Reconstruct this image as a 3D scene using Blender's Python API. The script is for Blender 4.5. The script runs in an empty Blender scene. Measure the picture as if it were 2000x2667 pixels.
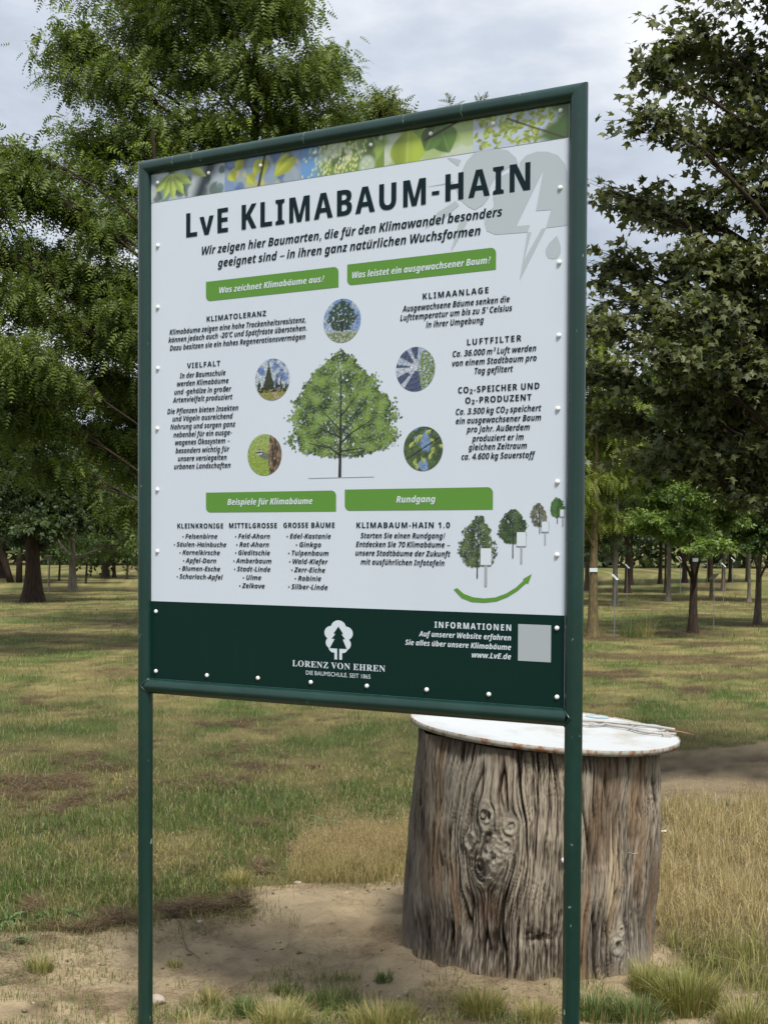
import bpy, math, random, json
import numpy as np
from mathutils import Vector, Matrix

# ------------------------------------------------------------------ camera, light, exposure
SC = bpy.context.scene
R = math.radians
cd = bpy.data.cameras.new('camera'); cam = bpy.data.objects.new('camera', cd)
SC.collection.objects.link(cam); SC.camera = cam
cd.sensor_fit = 'VERTICAL'; cd.sensor_height = 36.0; cd.sensor_width = 27.0
cd.lens = 3435.801639 / 2667 * 36.0
cd.shift_y = (1497.611086 - 1333.5) / 2667
cd.clip_start = 0.05; cd.clip_end = 3000
cam.matrix_world = Matrix.Translation((0, 0, 1.62)) @ Matrix.Rotation(math.pi / 2 - 0.026638, 4, 'X') @ Matrix.Rotation(-(-0.005086), 4, 'Z')
SC.render.resolution_x = 767; SC.render.resolution_y = 1024
SC.view_settings.view_transform = 'Standard'; SC.view_settings.look = 'None'
SC.view_settings.gamma = 1.0; SC.view_settings.use_curve_mapping = False
SC.view_settings.exposure = 0.5
SUN_EL, SUN_AZ = R(60), R(165)          # azimuth clockwise from +Y: sun behind the camera, a little to the right
w = bpy.data.worlds.new('World'); SC.world = w; w.use_nodes = True
nt = w.node_tree; N = nt.nodes; L = nt.links
bg = N['Background']; bg.inputs[1].default_value = 0.1
sky = N.new('ShaderNodeTexSky'); sky.sky_type = 'NISHITA'; sky.sun_disc = False
sky.sun_elevation = SUN_EL; sky.sun_rotation = SUN_AZ; sky.air_density = 1.2; sky.dust_density = 1.5
tc = N.new('ShaderNodeTexCoord')
mp = N.new('ShaderNodeMapping'); mp.inputs['Scale'].default_value = (1.0, 1.0, 2.6); mp.inputs['Location'].default_value = (3.1, 0.4, 0.62)
mp.inputs['Rotation'].default_value = (0, R(14), 0)
L.new(tc.outputs['Generated'], mp.inputs[0])
n1 = N.new('ShaderNodeTexNoise'); n1.inputs['Scale'].default_value = 2.1; n1.inputs['Detail'].default_value = 7; n1.inputs['Roughness'].default_value = .56
n2 = N.new('ShaderNodeTexNoise'); n2.inputs['Scale'].default_value = 5.0; n2.inputs['Detail'].default_value = 7; n2.inputs['Roughness'].default_value = .55
L.new(mp.outputs[0], n1.inputs[0]); L.new(mp.outputs[0], n2.inputs[0])
cr = N.new('ShaderNodeValToRGB'); L.new(n1.outputs[0], cr.inputs[0])
e = cr.color_ramp.elements
e[0].position = .38; e[0].color = (3.3, 3.75, 4.5, 1); e[1].position = .60; e[1].color = (7.2, 7.35, 7.6, 1)
m = e.new(.49); m.color = (4.7, 5.15, 5.9, 1)
cov = N.new('ShaderNodeMapRange'); cov.inputs[1].default_value = .26; cov.inputs[2].default_value = .38
L.new(n2.outputs[0], cov.inputs[0])
mx = N.new('ShaderNodeMix'); mx.data_type = 'RGBA'
L.new(cov.outputs[0], mx.inputs[0]); L.new(sky.outputs[0], mx.inputs[6]); L.new(cr.outputs[0], mx.inputs[7])
L.new(mx.outputs[2], bg.inputs[0])
sd = bpy.data.lights.new('sun', 'SUN'); sun = bpy.data.objects.new('sun', sd); SC.collection.objects.link(sun)
sd.energy = 3.7; sd.angle = R(12); sd.color = (1, .95, .87)
sv = Vector((math.sin(SUN_AZ) * math.cos(SUN_EL), math.cos(SUN_AZ) * math.cos(SUN_EL), math.sin(SUN_EL)))
sun.rotation_euler = sv.to_track_quat('Z', 'Y').to_euler()

# ------------------------------------------------------------------ helpers
random.seed(7); rng = np.random.default_rng(11)
C = SC.collection
def link(o, parent=None):
    C.objects.link(o)
    if parent is not None: o.parent = parent
    return o
def thing(name, label, cat, loc=(0, 0, 0), rotz=0, group=None):
    o = bpy.data.objects.new(name, None); link(o)
    o.empty_display_size = .1
    o.location = loc; o.rotation_euler = (0, 0, rotz); o['label'] = label; o['category'] = cat
    if group: o['group'] = group
    return o
def mesh_np(name, verts, faces, mat, parent=None, cols=None, smooth=False, mats=None, midx=None):
    """faces: list of int arrays (n,3) or (n,4)"""
    me = bpy.data.meshes.new(name)
    verts = np.asarray(verts, np.float32).reshape(-1, 3)
    faces = [np.asarray(f, np.int32) for f in faces if len(f)]
    me.vertices.add(len(verts)); me.vertices.foreach_set('co', verts.ravel())
    nl = sum(f.size for f in faces); npoly = sum(len(f) for f in faces)
    me.loops.add(nl); me.loops.foreach_set('vertex_index', np.concatenate([f.ravel() for f in faces]))
    tot = np.concatenate([np.full(len(f), f.shape[1], np.int32) for f in faces])
    st = np.concatenate([[0], np.cumsum(tot)[:-1]]).astype(np.int32)
    me.polygons.add(npoly); me.polygons.foreach_set('loop_start', st)
    try: me.polygons.foreach_set('loop_total', tot)
    except Exception: pass
    if midx is not None: me.polygons.foreach_set('material_index', np.asarray(midx, np.int32))
    if smooth: me.polygons.foreach_set('use_smooth', np.ones(npoly, bool))
    me.update(calc_edges=True)
    if cols is not None:
        a = me.color_attributes.new('Col', 'FLOAT_COLOR', 'POINT')
        cc = np.ones((len(verts), 4), np.float32); cc[:, :3] = cols
        a.data.foreach_set('color', cc.ravel())
    for q in (mats or [mat]): me.materials.append(q)
    o = bpy.data.objects.new(name, me); link(o, parent)
    return o
_perm = np.random.default_rng(5).permutation(256); _perm = np.concatenate([_perm, _perm, _perm])
_ang = np.linspace(0, 2 * np.pi, 256, endpoint=False); _gx, _gy = np.cos(_ang), np.sin(_ang)
def pn(x, y, seed=0):
    x = np.asarray(x, float) + seed * 17.31; y = np.asarray(y, float) + seed * 9.17
    xi = np.floor(x).astype(int); yi = np.floor(y).astype(int); xf = x - xi; yf = y - yi
    u = xf * xf * xf * (xf * (xf * 6 - 15) + 10); v = yf * yf * yf * (yf * (yf * 6 - 15) + 10)
    def g(ix, iy, dx, dy):
        h = _perm[_perm[ix & 255] + (iy & 255)]
        return _gx[h] * dx + _gy[h] * dy
    a = g(xi, yi, xf, yf); b = g(xi + 1, yi, xf - 1, yf); c = g(xi, yi + 1, xf, yf - 1); d = g(xi + 1, yi + 1, xf - 1, yf - 1)
    return ((a + (b - a) * u) * (1 - v) + (c + (d - c) * u) * v) * 1.5
def fbm(x, y, o=4, seed=0):
    s = 0; a = 1
    for k in range(o): s = s + a * pn(x * 2 ** k, y * 2 ** k, seed + k * 3); a *= .5
    return s
def sstep(a, b, x):
    t = np.clip((x - a) / (b - a), 0, 1); return t * t * (3 - 2 * t)
def mixc(a, b, t):
    a = np.asarray(a, float); b = np.asarray(b, float); t = np.asarray(t)[..., None]; return a * (1 - t) + b * t
class MB:
    """collects small solids, builds ONE mesh object"""
    def __init__(s): s.v = []; s.f = []
    def add(s, v, f):
        o = len(s.v); s.v += [tuple(p) for p in v]; s.f += [tuple(i + o for i in q) for q in f]
    def box(s, x0, x1, y0, y1, z0, z1):
        s.add([(x0,y0,z0),(x1,y0,z0),(x1,y1,z0),(x0,y1,z0),(x0,y0,z1),(x1,y0,z1),(x1,y1,z1),(x0,y1,z1)],
              [(0,3,2,1),(4,5,6,7),(0,1,5,4),(1,2,6,5),(2,3,7,6),(3,0,4,7)])
    def tube(s, pts, rad, n=8, cap=True, flat=1.0):
        pts = [Vector(p) for p in pts]; rad = rad if hasattr(rad, '__len__') else [rad] * len(pts)
        vs = []; up = Vector((0, 0, 1))
        for i, p in enumerate(pts):
            t = (pts[min(i + 1, len(pts) - 1)] - pts[max(i - 1, 0)]).normalized()
            a = t.cross(up if abs(t.z) < .95 else Vector((1, 0, 0))).normalized(); b = a.cross(t).normalized()
            for k in range(n):
                q = 2 * math.pi * k / n; vs.append(p + (a * math.cos(q) + b * math.sin(q) * flat) * rad[i])
        fs = []
        for i in range(len(pts) - 1):
            for k in range(n): fs.append((i*n+k, i*n+(k+1)%n, (i+1)*n+(k+1)%n, (i+1)*n+k))
        if cap: fs.append(tuple(range(n - 1, -1, -1))); fs.append(tuple((len(pts)-1)*n + k for k in range(n)))
        s.add(vs, fs)
    def build(s, name, mat, parent=None, smooth=False):
        me = bpy.data.meshes.new(name); me.from_pydata(s.v, [], s.f); me.update()
        if smooth:
            me.polygons.foreach_set('use_smooth', [len(p.vertices) <= 4 for p in me.polygons])
        me.materials.append(mat); o = bpy.data.objects.new(name, me); link(o, parent); return o

# ------------------------------------------------------------------ materials
def mat(name, col=(.5, .5, .5), rough=.6, metal=0, spec=.5, attr=False, trans=0, noise=None, bump=None, coat=0):
    m = bpy.data.materials.new(name); m.use_nodes = True; nt = m.node_tree; P = nt.nodes['Principled BSDF']; out = nt.nodes['Material Output']
    P.inputs['Base Color'].default_value = (*col, 1); P.inputs['Roughness'].default_value = rough; P.inputs['Metallic'].default_value = metal
    P.inputs['Specular IOR Level'].default_value = spec; P.inputs['Coat Weight'].default_value = coat
    src = None
    if attr:
        a = nt.nodes.new('ShaderNodeAttribute'); a.attribute_name = 'Col'; src = a.outputs['Color']
    tcn = nt.nodes.new('ShaderNodeTexCoord')
    if noise:                                   # (scale, colour2, lo, hi, stretch)
        sc, c2, lo, hi, stv = noise
        mpn = nt.nodes.new('ShaderNodeMapping'); mpn.inputs['Scale'].default_value = stv; nt.links.new(tcn.outputs['Object'], mpn.inputs[0])
        nz = nt.nodes.new('ShaderNodeTexNoise'); nz.inputs['Scale'].default_value = sc; nz.inputs['Detail'].default_value = 6; nz.inputs['Roughness'].default_value = .6
        nt.links.new(mpn.outputs[0], nz.inputs[0])
        mr = nt.nodes.new('ShaderNodeMapRange'); mr.inputs[1].default_value = lo; mr.inputs[2].default_value = hi; nt.links.new(nz.outputs[0], mr.inputs[0])
        mxn = nt.nodes.new('ShaderNodeMix'); mxn.data_type = 'RGBA'; nt.links.new(mr.outputs[0], mxn.inputs[0])
        if src: nt.links.new(src, mxn.inputs[6])
        else: mxn.inputs[6].default_value = (*col, 1)
        mxn.inputs[7].default_value = (*c2, 1); src = mxn.outputs[2]
    if src: nt.links.new(src, P.inputs['Base Color'])
    if bump:                                    # (scale, strength, distance, stretch)
        mpb = nt.nodes.new('ShaderNodeMapping'); mpb.inputs['Scale'].default_value = bump[3]; nt.links.new(tcn.outputs['Object'], mpb.inputs[0])
        nb = nt.nodes.new('ShaderNodeTexNoise'); nb.inputs['Scale'].default_value = bump[0]; nb.inputs['Detail'].default_value = 8; nb.inputs['Roughness'].default_value = .65
        nt.links.new(mpb.outputs[0], nb.inputs[0])
        bn = nt.nodes.new('ShaderNodeBump'); bn.inputs['Strength'].default_value = bump[1]; bn.inputs['Distance'].default_value = bump[2]
        nt.links.new(nb.outputs[0], bn.inputs['Height']); nt.links.new(bn.outputs[0], P.inputs['Normal'])
    if trans:
        t = nt.nodes.new('ShaderNodeBsdfTranslucent'); ms = nt.nodes.new('ShaderNodeMixShader'); ms.inputs[0].default_value = trans
        if src:
            g = nt.nodes.new('ShaderNodeMix'); g.data_type = 'RGBA'; g.blend_type = 'MULTIPLY'; g.inputs[0].default_value = 1
            nt.links.new(src, g.inputs[6]); g.inputs[7].default_value = (1.25, 1.35, .6, 1); nt.links.new(g.outputs[2], t.inputs[0])
        else: t.inputs[0].default_value = (col[0] * 1.25, col[1] * 1.35, col[2] * .6, 1)
        nt.links.new(P.outputs[0], ms.inputs[1]); nt.links.new(t.outputs[0], ms.inputs[2]); nt.links.new(ms.outputs[0], out.inputs['Surface'])
    return m
ONE = (1, 1, 1)
M = dict(
    leaf=mat('leaf', rough=.5, spec=.35, attr=True, trans=.3),
    grass=mat('grass_blade', rough=.6, spec=.25, attr=True, trans=.25),
    bark=mat('bark', (.075, .058, .042), .9, spec=.2, noise=(9, (.16, .13, .1), .35, .7, (3, 3, .5)), bump=(14, 1, .03, (3, 3, .4))),
    bark_dark=mat('dark_bark', (.03, .02, .015), .9, spec=.2, noise=(9, (.07, .05, .035), .35, .7, (3, 3, .5)), bump=(14, 1, .03, (3, 3, .4))),
    bark_pale=mat('pale_bark', (.20, .18, .145), .9, spec=.2, noise=(9, (.09, .08, .06), .4, .7, (3, 3, .5)), bump=(14, 1, .02, (3, 3, .4))),
    bark_lichen=mat('lichen_bark', (.11, .085, .05), .9, spec=.2, noise=(16, (.19, .155, .06), .45, .66, (2, 2, .7)), bump=(14, 1, .02, (3, 3, .4))),
    ground=mat('soil', rough=.95, spec=.1, attr=True, bump=(26, 1, .03, ONE)),
    wood=mat('weathered_wood', rough=.85, spec=.15, attr=True, bump=(130, .9, .004, (1, 1, .16))),
    stone=mat('stone', (.34, .29, .23), .85, noise=(30, (.35, .3, .24), .4, .7, ONE), bump=(40, .6, .004, ONE)),
    white=mat('white_board', (.575, .632, .715), .45, spec=.25, noise=(1.6, (.535, .592, .68), .45, .75, (1, 1, .35))),
    rivet=mat('white_rivet', (.82, .82, .80), .35),
    ink=mat('dark_green_ink', (.006, .018, .024), .55, spec=.12),
    dgreen=mat('dark_green_print', (.0022, .020, .016), .5, spec=.15, noise=(22, (.006, .028, .022), .6, .85, (1, 1, .2))),
    green=mat('green_print', (.105, .255, .045), .5, spec=.15),
    grey=mat('pale_grey_print', (.415, .47, .505), .5, spec=.2),
    wprint=mat('white_print', (.58, .645, .71), .45, spec=.2),
    greypole=mat('grey_print', (.33, .35, .37), .4),
    photo=mat('photo_print', rough=.4, attr=True),
    plate=mat('white_enamel', (.50, .525, .54), .4, spec=.3, noise=(4.5, (.36, .335, .28), .50, .75, ONE)),
    paleblue=mat('pale_blue_print', (.30, .45, .50), .4), codeplate=mat('pale_grey_label', (.36, .40, .43), .5, spec=.2),
    rim=mat('rusty_rim', (.30, .30, .26), .7, noise=(34, (.20, .085, .035), .47, .6, ONE), bump=(60, .5, .002, ONE)),
    rust=mat('rusted_iron', (.36, .35, .33), .5, noise=(16, (.15, .06, .03), .52, .66, ONE), bump=(80, .5, .001, ONE)),
    galv=mat('galvanised_steel', (.25, .27, .28), .45, metal=.6),
    scrape=mat('scraped_paint', (.20, .24, .22), .7),
    steel=mat('steel_head', (.28, .27, .25), .4, metal=.3),
)
def paint_material():
    m = mat('green_paint', (.0035, .026, .020), .30, spec=.5, coat=.15)
    nt = m.node_tree; P = nt.nodes['Principled BSDF']; tcn = nt.nodes.new('ShaderNodeTexCoord')
    def layer(src, scale, stv, lo, hi, c2):
        mp_ = nt.nodes.new('ShaderNodeMapping'); mp_.inputs['Scale'].default_value = stv; nt.links.new(tcn.outputs['Object'], mp_.inputs[0])
        n_ = nt.nodes.new('ShaderNodeTexNoise'); n_.inputs['Scale'].default_value = scale; n_.inputs['Detail'].default_value = 3; nt.links.new(mp_.outputs[0], n_.inputs[0])
        r_ = nt.nodes.new('ShaderNodeMapRange'); r_.inputs[1].default_value = lo; r_.inputs[2].default_value = hi; nt.links.new(n_.outputs[0], r_.inputs[0])
        x_ = nt.nodes.new('ShaderNodeMix'); x_.data_type = 'RGBA'; nt.links.new(r_.outputs[0], x_.inputs[0])
        if src is None: x_.inputs[6].default_value = (.0035, .026, .020, 1)
        else: nt.links.new(src, x_.inputs[6])
        x_.inputs[7].default_value = (*c2, 1); return x_.outputs[2], r_.outputs[0]
    a, _ = layer(None, 6, (1, 1, .3), .45, .75, (.007, .038, .030))
    b, f = layer(a, 60, (1, 1, .35), .72, .76, (.30, .33, .30))
    nt.links.new(b, P.inputs['Base Color'])
    rr = nt.nodes.new('ShaderNodeTexNoise'); rr.inputs['Scale'].default_value = 40; rr.inputs['Detail'].default_value = 5; nt.links.new(tcn.outputs['Object'], rr.inputs[0])
    r2 = nt.nodes.new('ShaderNodeMapRange'); r2.inputs[3].default_value = .22; r2.inputs[4].default_value = .48; nt.links.new(rr.outputs[0], r2.inputs[0]); nt.links.new(r2.outputs[0], P.inputs['Roughness'])
    bn = nt.nodes.new('ShaderNodeBump'); bn.inputs['Strength'].default_value = .12; bn.inputs['Distance'].default_value = .002; nt.links.new(rr.outputs[0], bn.inputs['Height']); nt.links.new(bn.outputs[0], P.inputs['Normal'])
    return m
M['paint'] = paint_material()

# ------------------------------------------------------------------ the ground: where turf, dry grass, mown hay and bare soil lie
DIRT = [(-2.1275,5.4928), (-1.6993,5.4645), (-1.5903,5.4486), (-1.3228,5.4180), (-1.1682,5.4206), (-1.0229,5.5303), (-0.9810,5.6539), (-0.8755,5.5329), (-0.7081,5.4639), (-0.5784,5.5199), (-0.5329,5.7081), (-0.5112,6.0273),
        (-0.3838,6.1040), (-0.1263,6.0433), (0.1332,6.3437), (0.5632,7.4131), (1.1183,6.8796), (1.0788,5.2223), (1.1697,5.0264), (1.2829,4.7949), (1.3863,4.5837), (1.2083,3.8732), (-1.3039,3.3581)]
DIRT2 = [(1.5323,9.4612), (2.1564,10.1768), (2.5282,10.1887), (3.0883,10.5486), (3.6527,10.6505), (2.8603,8.3254), (2.3756,8.0980), (2.1064,7.9205), (1.9126,8.0862), (1.6053,7.6813), (1.1695,7.1986)]
TALL = [(1.1695,7.1986), (1.5793,7.5874), (1.8803,7.9485), (2.0802,7.8209), (2.3454,7.9939), (2.7863,8.1084), (1.5360,4.3295), (1.3805,4.6758), (1.3096,4.8963), (1.2504,5.0006), (1.1862,5.1376), (1.1061,5.2228), (0.9324,5.1620)]
GOLD = [(-0.4172,6.0813), (-0.4481,6.7100), (-0.3098,7.0493), (-0.0422,7.2057), (0.1520,7.3035), (0.3052,7.3070), (0.2654,6.3226), (0.1337,6.3676), (-0.0939,6.1767), (-0.2661,6.0755)]
HAY = [(-2.0469,9.7603,0.2219,0.3825), (-2.2704,8.7586,0.3153,0.3810), (-1.8764,8.1341,0.1387,0.2660), (-2.0611,7.6139,0.1371,0.1783), (-1.2581,8.5638,0.2272,0.2079), (-1.0233,8.9328,0.2200,0.1884), (-1.1701,10.0434,0.2284,0.2618), (-0.6257,9.3390,0.1681,0.2677), (-1.7097,10.7958,0.0921,0.1923),
       (-1.0393,11.5575,0.2847,0.2833), (-2.8383,9.7358,0.0830,0.2013), (-1.6612,8.2190,0.1402,0.1596), (0.0526,10.0227,0.0855,0.1540), (-0.6541,12.1523,0.2072,0.2087), (-0.7085,9.0373,0.1541,0.1350), (-2.3552,8.4060,0.1434,0.1669), (2.9175,16.2331,0.6221,0.7771), (3.1706,14.5266,0.4374,0.5383), (2.1322,13.1902,0.1926,0.3551), (4.7927,17.2710,0.3939,0.3376),
       (-6.3307,23.4888,0.6802,0.7427), (-5.0973,24.0995,0.5758,0.7295), (-6.7114,34.0668,0.4933,0.8319), (-9.3473,33.7786,0.7337,1.0227), (-4.1430,14.9641,0.2817,0.3019), (-3.3274,16.5837,0.2401,0.3088), (-3.2402,12.7861,0.6299,0.2694), (-0.7044,5.6857,0.2047,0.1843), (-1.1897,5.6199,0.2023,0.1350), (-1.0528,6.2034,0.1528,0.1186), (-0.3260,7.1083,0.1616,0.1555), (-0.5950,6.5000,0.1601,0.1502), (-1.5951,5.6889,0.1294,0.0845)]
DARK_SOIL = [(-1.0626,4.6417,0.2639,0.1412), (0.0116,5.2872,0.1202,0.2663), (-1.5132,4.8642,0.2396,0.1409), (-0.5592,4.6620,0.2208,0.1036), (1.1299,5.1652,0.0710,0.1728)]  # darker soil patches: damp at front left, others beside the stump
GREEN = [(-1.7045,6.4772,0.2332,0.5505), (-0.7238,7.8966,0.4938,0.8953), (-0.1288,8.2995,0.2831,0.9053), (-2.6942,11.0446,0.4604,0.4029), (2.7055,12.6504,0.4848,0.8195), (3.6697,13.6592,0.3240,0.8486), (-6.7823,26.5969,0.9628,1.9114), (-4.4639,18.0143,0.6521,1.0226), (-0.4735,10.7012,0.5069,0.5411), (-1.1210,7.5343,0.1570,0.4038), (5.5649,27.2802,1.2445,2.5426)]
TAN = [(-1.5290,6.7952,0.1931,0.3287), (-1.0685,6.7505,0.3326,0.3244), (-3.1388,13.9567,1.0050,0.7813), (3.6383,18.6445,0.8846,1.1840), (5.3029,19.7713,0.5412,1.3317), (-10.5655,46.7536,2.0310,2.9456), (-3.5838,15.8544,0.8035,0.6785), (3.1717,11.5969,0.2751,0.4582), (-1.4030,10.8063,0.6143,0.4133), (-2.8494,12.1552,0.5758,0.2088)]
def inpoly(x, y, P):
    c = np.zeros(x.shape, bool); n = len(P); j = n - 1
    for i in range(n):
        xi, yi = P[i]; xj, yj = P[j]
        c ^= ((yi > y) != (yj > y)) & (x < (xj - xi) * (y - yi) / (yj - yi + 1e-12) + xi); j = i
    return c
def ell(x, y, E, pw=1.0):
    s = np.zeros(x.shape)
    for cx, cy, rx, ry in E: s = np.maximum(s, 1 - ((x - cx) / rx) ** 2 - ((y - cy) / ry) ** 2)
    return np.clip(s * pw, 0, 1)
def fields(x, y):
    x = np.asarray(x, float); y = np.asarray(y, float)
    wa = .085 * (1 + .1 * np.maximum(y - 5, 0))
    xx = x + wa * fbm(x * 3, y * 3, 3, 1) * 1.3; yy = y + wa * fbm(x * 3, y * 3, 3, 7) * 1.3
    dirt = (inpoly(xx, yy, DIRT) | inpoly(xx, yy, DIRT2)).astype(float)
    tall = inpoly(xx, yy, TALL).astype(float); gold = inpoly(xx, yy, GOLD).astype(float)
    n = fbm(x * 1.1, y * .8, 3, 3)
    hs = 1 + .12 * np.maximum(y - 5, 0); hx = xx + .30 * hs * fbm(x * 2.1, y * 2.1, 3, 91); hy_ = yy + .42 * hs * fbm(x * 1.4, y * 1.6, 3, 92)
    hay = ell(hx, hy_, HAY, 1.5) * sstep(-.75, -.05, fbm(x * 3.5, y * 2.5, 3, 21))
    far = sstep(12, 20, y)
    hay = np.maximum(hay, far * .7 * sstep(.15, .45, fbm(x * .45, y * .8, 3, 40)))
    green = np.clip(.45 + .75 * n + .35 * fbm(x * 3.1, y * 2.2, 3, 17) + ell(xx, yy, GREEN, 1.2) * .7 - ell(xx, yy, TAN, 1.2) * .75, 0, 1)
    green = green * (1 - .25 * far)
    # worn, mulched rings under the grove's trees
    for tx, ty in TREE_SPOTS:
        if ty < 45: hay = np.maximum(hay, .9 * np.clip(1.25 - np.hypot(x - tx, (y - ty)) / .95, 0, 1))
    return dirt, tall, gold, hay, green
def height(x, y):
    near = 1 - sstep(14, 22, y)
    h = near * (.022 * fbm(x * .8, y * .8, 3, 55) + .008 * fbm(x * 5, y * 5, 3, 56))
    # low bank of soil left of the stump, worn hollow round the posts, heaped soil against the stump
    h += .05 * np.exp(-(((x + .25) / .55) ** 2 + ((y - 5.75) / .35) ** 2)) + .03 * np.exp(-(((x - 1.9) / .8) ** 2 + ((y - 7.6) / .6) ** 2))
    h += .03 * np.exp(-((np.hypot(x - .575, y - 5.2) - .5) / .09) ** 2) * (1 + .6 * pn(x * 9, y * 9, 3))
    h -= .02 * np.exp(-(((x + .79) / .2) ** 2 + ((y - 4.4) / .2) ** 2))
    return h
TREE_SPOTS = [(3.5320,22.2280), (5.4873,23.3795), (7.3324,25.8630), (7.7328,35.8780), (9.0096,36.3780), (9.7875,35.4045), (7.5885,41.1466), (5.7969,33.0520), (11.0713,43.0500), (-8.9348,33.5622), (-9.5303,40.3604)]
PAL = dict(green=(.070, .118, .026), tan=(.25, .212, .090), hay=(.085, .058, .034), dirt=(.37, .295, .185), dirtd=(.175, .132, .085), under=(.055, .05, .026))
def build_ground():
    def sheet(xs, ys):
        X, Y = np.meshgrid(xs, ys); return X, Y
    # one sheet: fine spacing near the sign, coarse to the horizon
    ys = np.concatenate([np.linspace(-40, 2.5, 12)[:-1], np.linspace(2.5, 4, 30)[:-1], np.linspace(4, 7.5, 160)[:-1], np.geomspace(7.5, 40, 130)[:-1], np.geomspace(40, 1500, 40)])
    t = np.concatenate([-np.geomspace(1200, 3.2, 22)[:-1], np.linspace(-3.2, -1.6, 40)[:-1], np.linspace(-1.6, 2.2, 180)[:-1], np.linspace(2.2, 4.2, 50)[:-1], np.geomspace(4.2, 1200, 24)])
    X, Y = np.meshgrid(t, ys)
    # widen the fine columns with distance so that the turf stays detailed
    k = 1 + np.clip(Y - 6, 0, 60) * .12
    X = np.where(np.abs(X) < 6, X * k, np.sign(X) * (np.abs(X) + 6 * (k - 1)))
    Z = height(X, Y)
    d, tl, gd, hy, gr = fields(X, Y)
    n = fbm(X * 6, Y * 6, 4, 70); nb = fbm(X * 1.3, Y * 1.3, 3, 71)
    turf = mixc(PAL['tan'], PAL['green'], np.clip(gr + .25 * n, 0, 1)) * .8
    turf = turf * (1 + .38 * fbm(X * 1.6, Y * 2.4, 4, 72) + .25 * fbm(X * 5, Y * 5, 3, 73))[..., None]
    turf = mixc(turf, PAL['hay'], np.clip(hy, 0, 1))
    soil = mixc(PAL['dirt'], PAL['dirtd'], np.clip(.35 + .7 * nb + .5 * n, 0, 1))
    soil = mixc(soil, (.36, .29, .19), np.clip(fbm(X * 2.2, Y * 2.8, 3, 75) * .9, 0, 1) * (1 - sstep(5.9, 6.4, Y)))
    soil = mixc(soil, (.15, .108, .068), ell(X + .1 * nb, Y + .12 * n, DARK_SOIL, 1.3) * np.clip(.75 + .6 * n, 0, 1))
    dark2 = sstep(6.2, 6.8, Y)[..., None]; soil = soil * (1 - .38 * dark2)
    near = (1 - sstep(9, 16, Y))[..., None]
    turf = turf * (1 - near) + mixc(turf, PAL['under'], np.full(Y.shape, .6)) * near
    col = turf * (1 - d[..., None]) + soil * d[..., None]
    col = col * (1 - (tl * .7)[..., None]) + np.array((.17, .13, .075)) * (tl * .7)[..., None]
    Z += d * (.008 * fbm(X * 9, Y * 9, 4, 90) - .006 * np.clip(1 - 6 * np.abs(pn(X * 7, Y * 5, 95)), 0, 1)) * (Y < 10)
    ny, nx = X.shape; idx = np.arange(ny * nx).reshape(ny, nx)
    f = np.stack([idx[:-1, :-1], idx[:-1, 1:], idx[1:, 1:], idx[1:, :-1]], -1).reshape(-1, 4)
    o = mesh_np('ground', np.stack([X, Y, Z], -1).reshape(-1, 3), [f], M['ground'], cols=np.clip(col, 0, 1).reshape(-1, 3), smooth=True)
    o['kind'] = 'structure'; o['label'] = 'mown meadow of patchy grass with bare soil around the sign'
build_ground()

def blades(name, label, P, h, wd, col, lean=.35, seg=2, flat=0.0, seed=1):
    """one mesh of grass blades; P (n,3) roots, h heights, wd widths, col (n,3)"""
    r = np.random.default_rng(seed); n = len(P); a = r.uniform(0, 2 * np.pi, n); b = r.uniform(0, 2 * np.pi, n)
    side = np.stack([np.cos(a), np.sin(a), 0 * a], -1) * (wd / 2)[:, None]
    ln = np.abs(r.normal(0, lean, n)) + flat; dr = np.stack([np.cos(b), np.sin(b), 0 * b], -1)
    up = np.zeros((n, 3)); up[:, 2] = 1
    tip = P + h[:, None] * (dr * np.sin(np.minimum(ln, 1.5))[:, None] + up * np.cos(np.minimum(ln, 1.5))[:, None])
    if seg == 1:
        V = np.stack([P - side, P + side, tip], 1); F = np.arange(3 * n).reshape(n, 3); cc = np.repeat(col, 3, 0).reshape(n, 3, 3); faces = [F]
    else:
        mid = P + h[:, None] * .55 * (dr * np.sin(ln * .35)[:, None] + up * np.cos(ln * .35)[:, None])
        V = np.stack([P - side, P + side, mid + side * .8, mid - side * .8, tip], 1); o = np.arange(n)[:, None] * 5
        faces = [np.concatenate([o + np.array([[0, 1, 2, 3]])], 0), o + np.array([[3, 2, 4]])]; cc = np.repeat(col, 5, 0).reshape(n, 5, 3).copy()
        cc[:, 4] *= 1.1
    ob = mesh_np(name, V.reshape(-1, 3), faces, M['grass'], cols=np.clip(cc.reshape(-1, 3), 0, 1))
    ob['kind'] = 'stuff'; ob['label'] = label
    return ob
def scatter(n, y0, y1, pw, seed, xm=.36, x0=None):
    """roots denser near the sign, thinning with distance"""
    r = np.random.default_rng(seed); u = r.uniform(0, 1, n)
    if pw == 2: y = 1 / (1 / y0 + u * (1 / y1 - 1 / y0))
    else: y = y0 * (y1 / y0) ** u
    x = r.uniform(-xm, xm, n) * y
    return x, y, r
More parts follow.
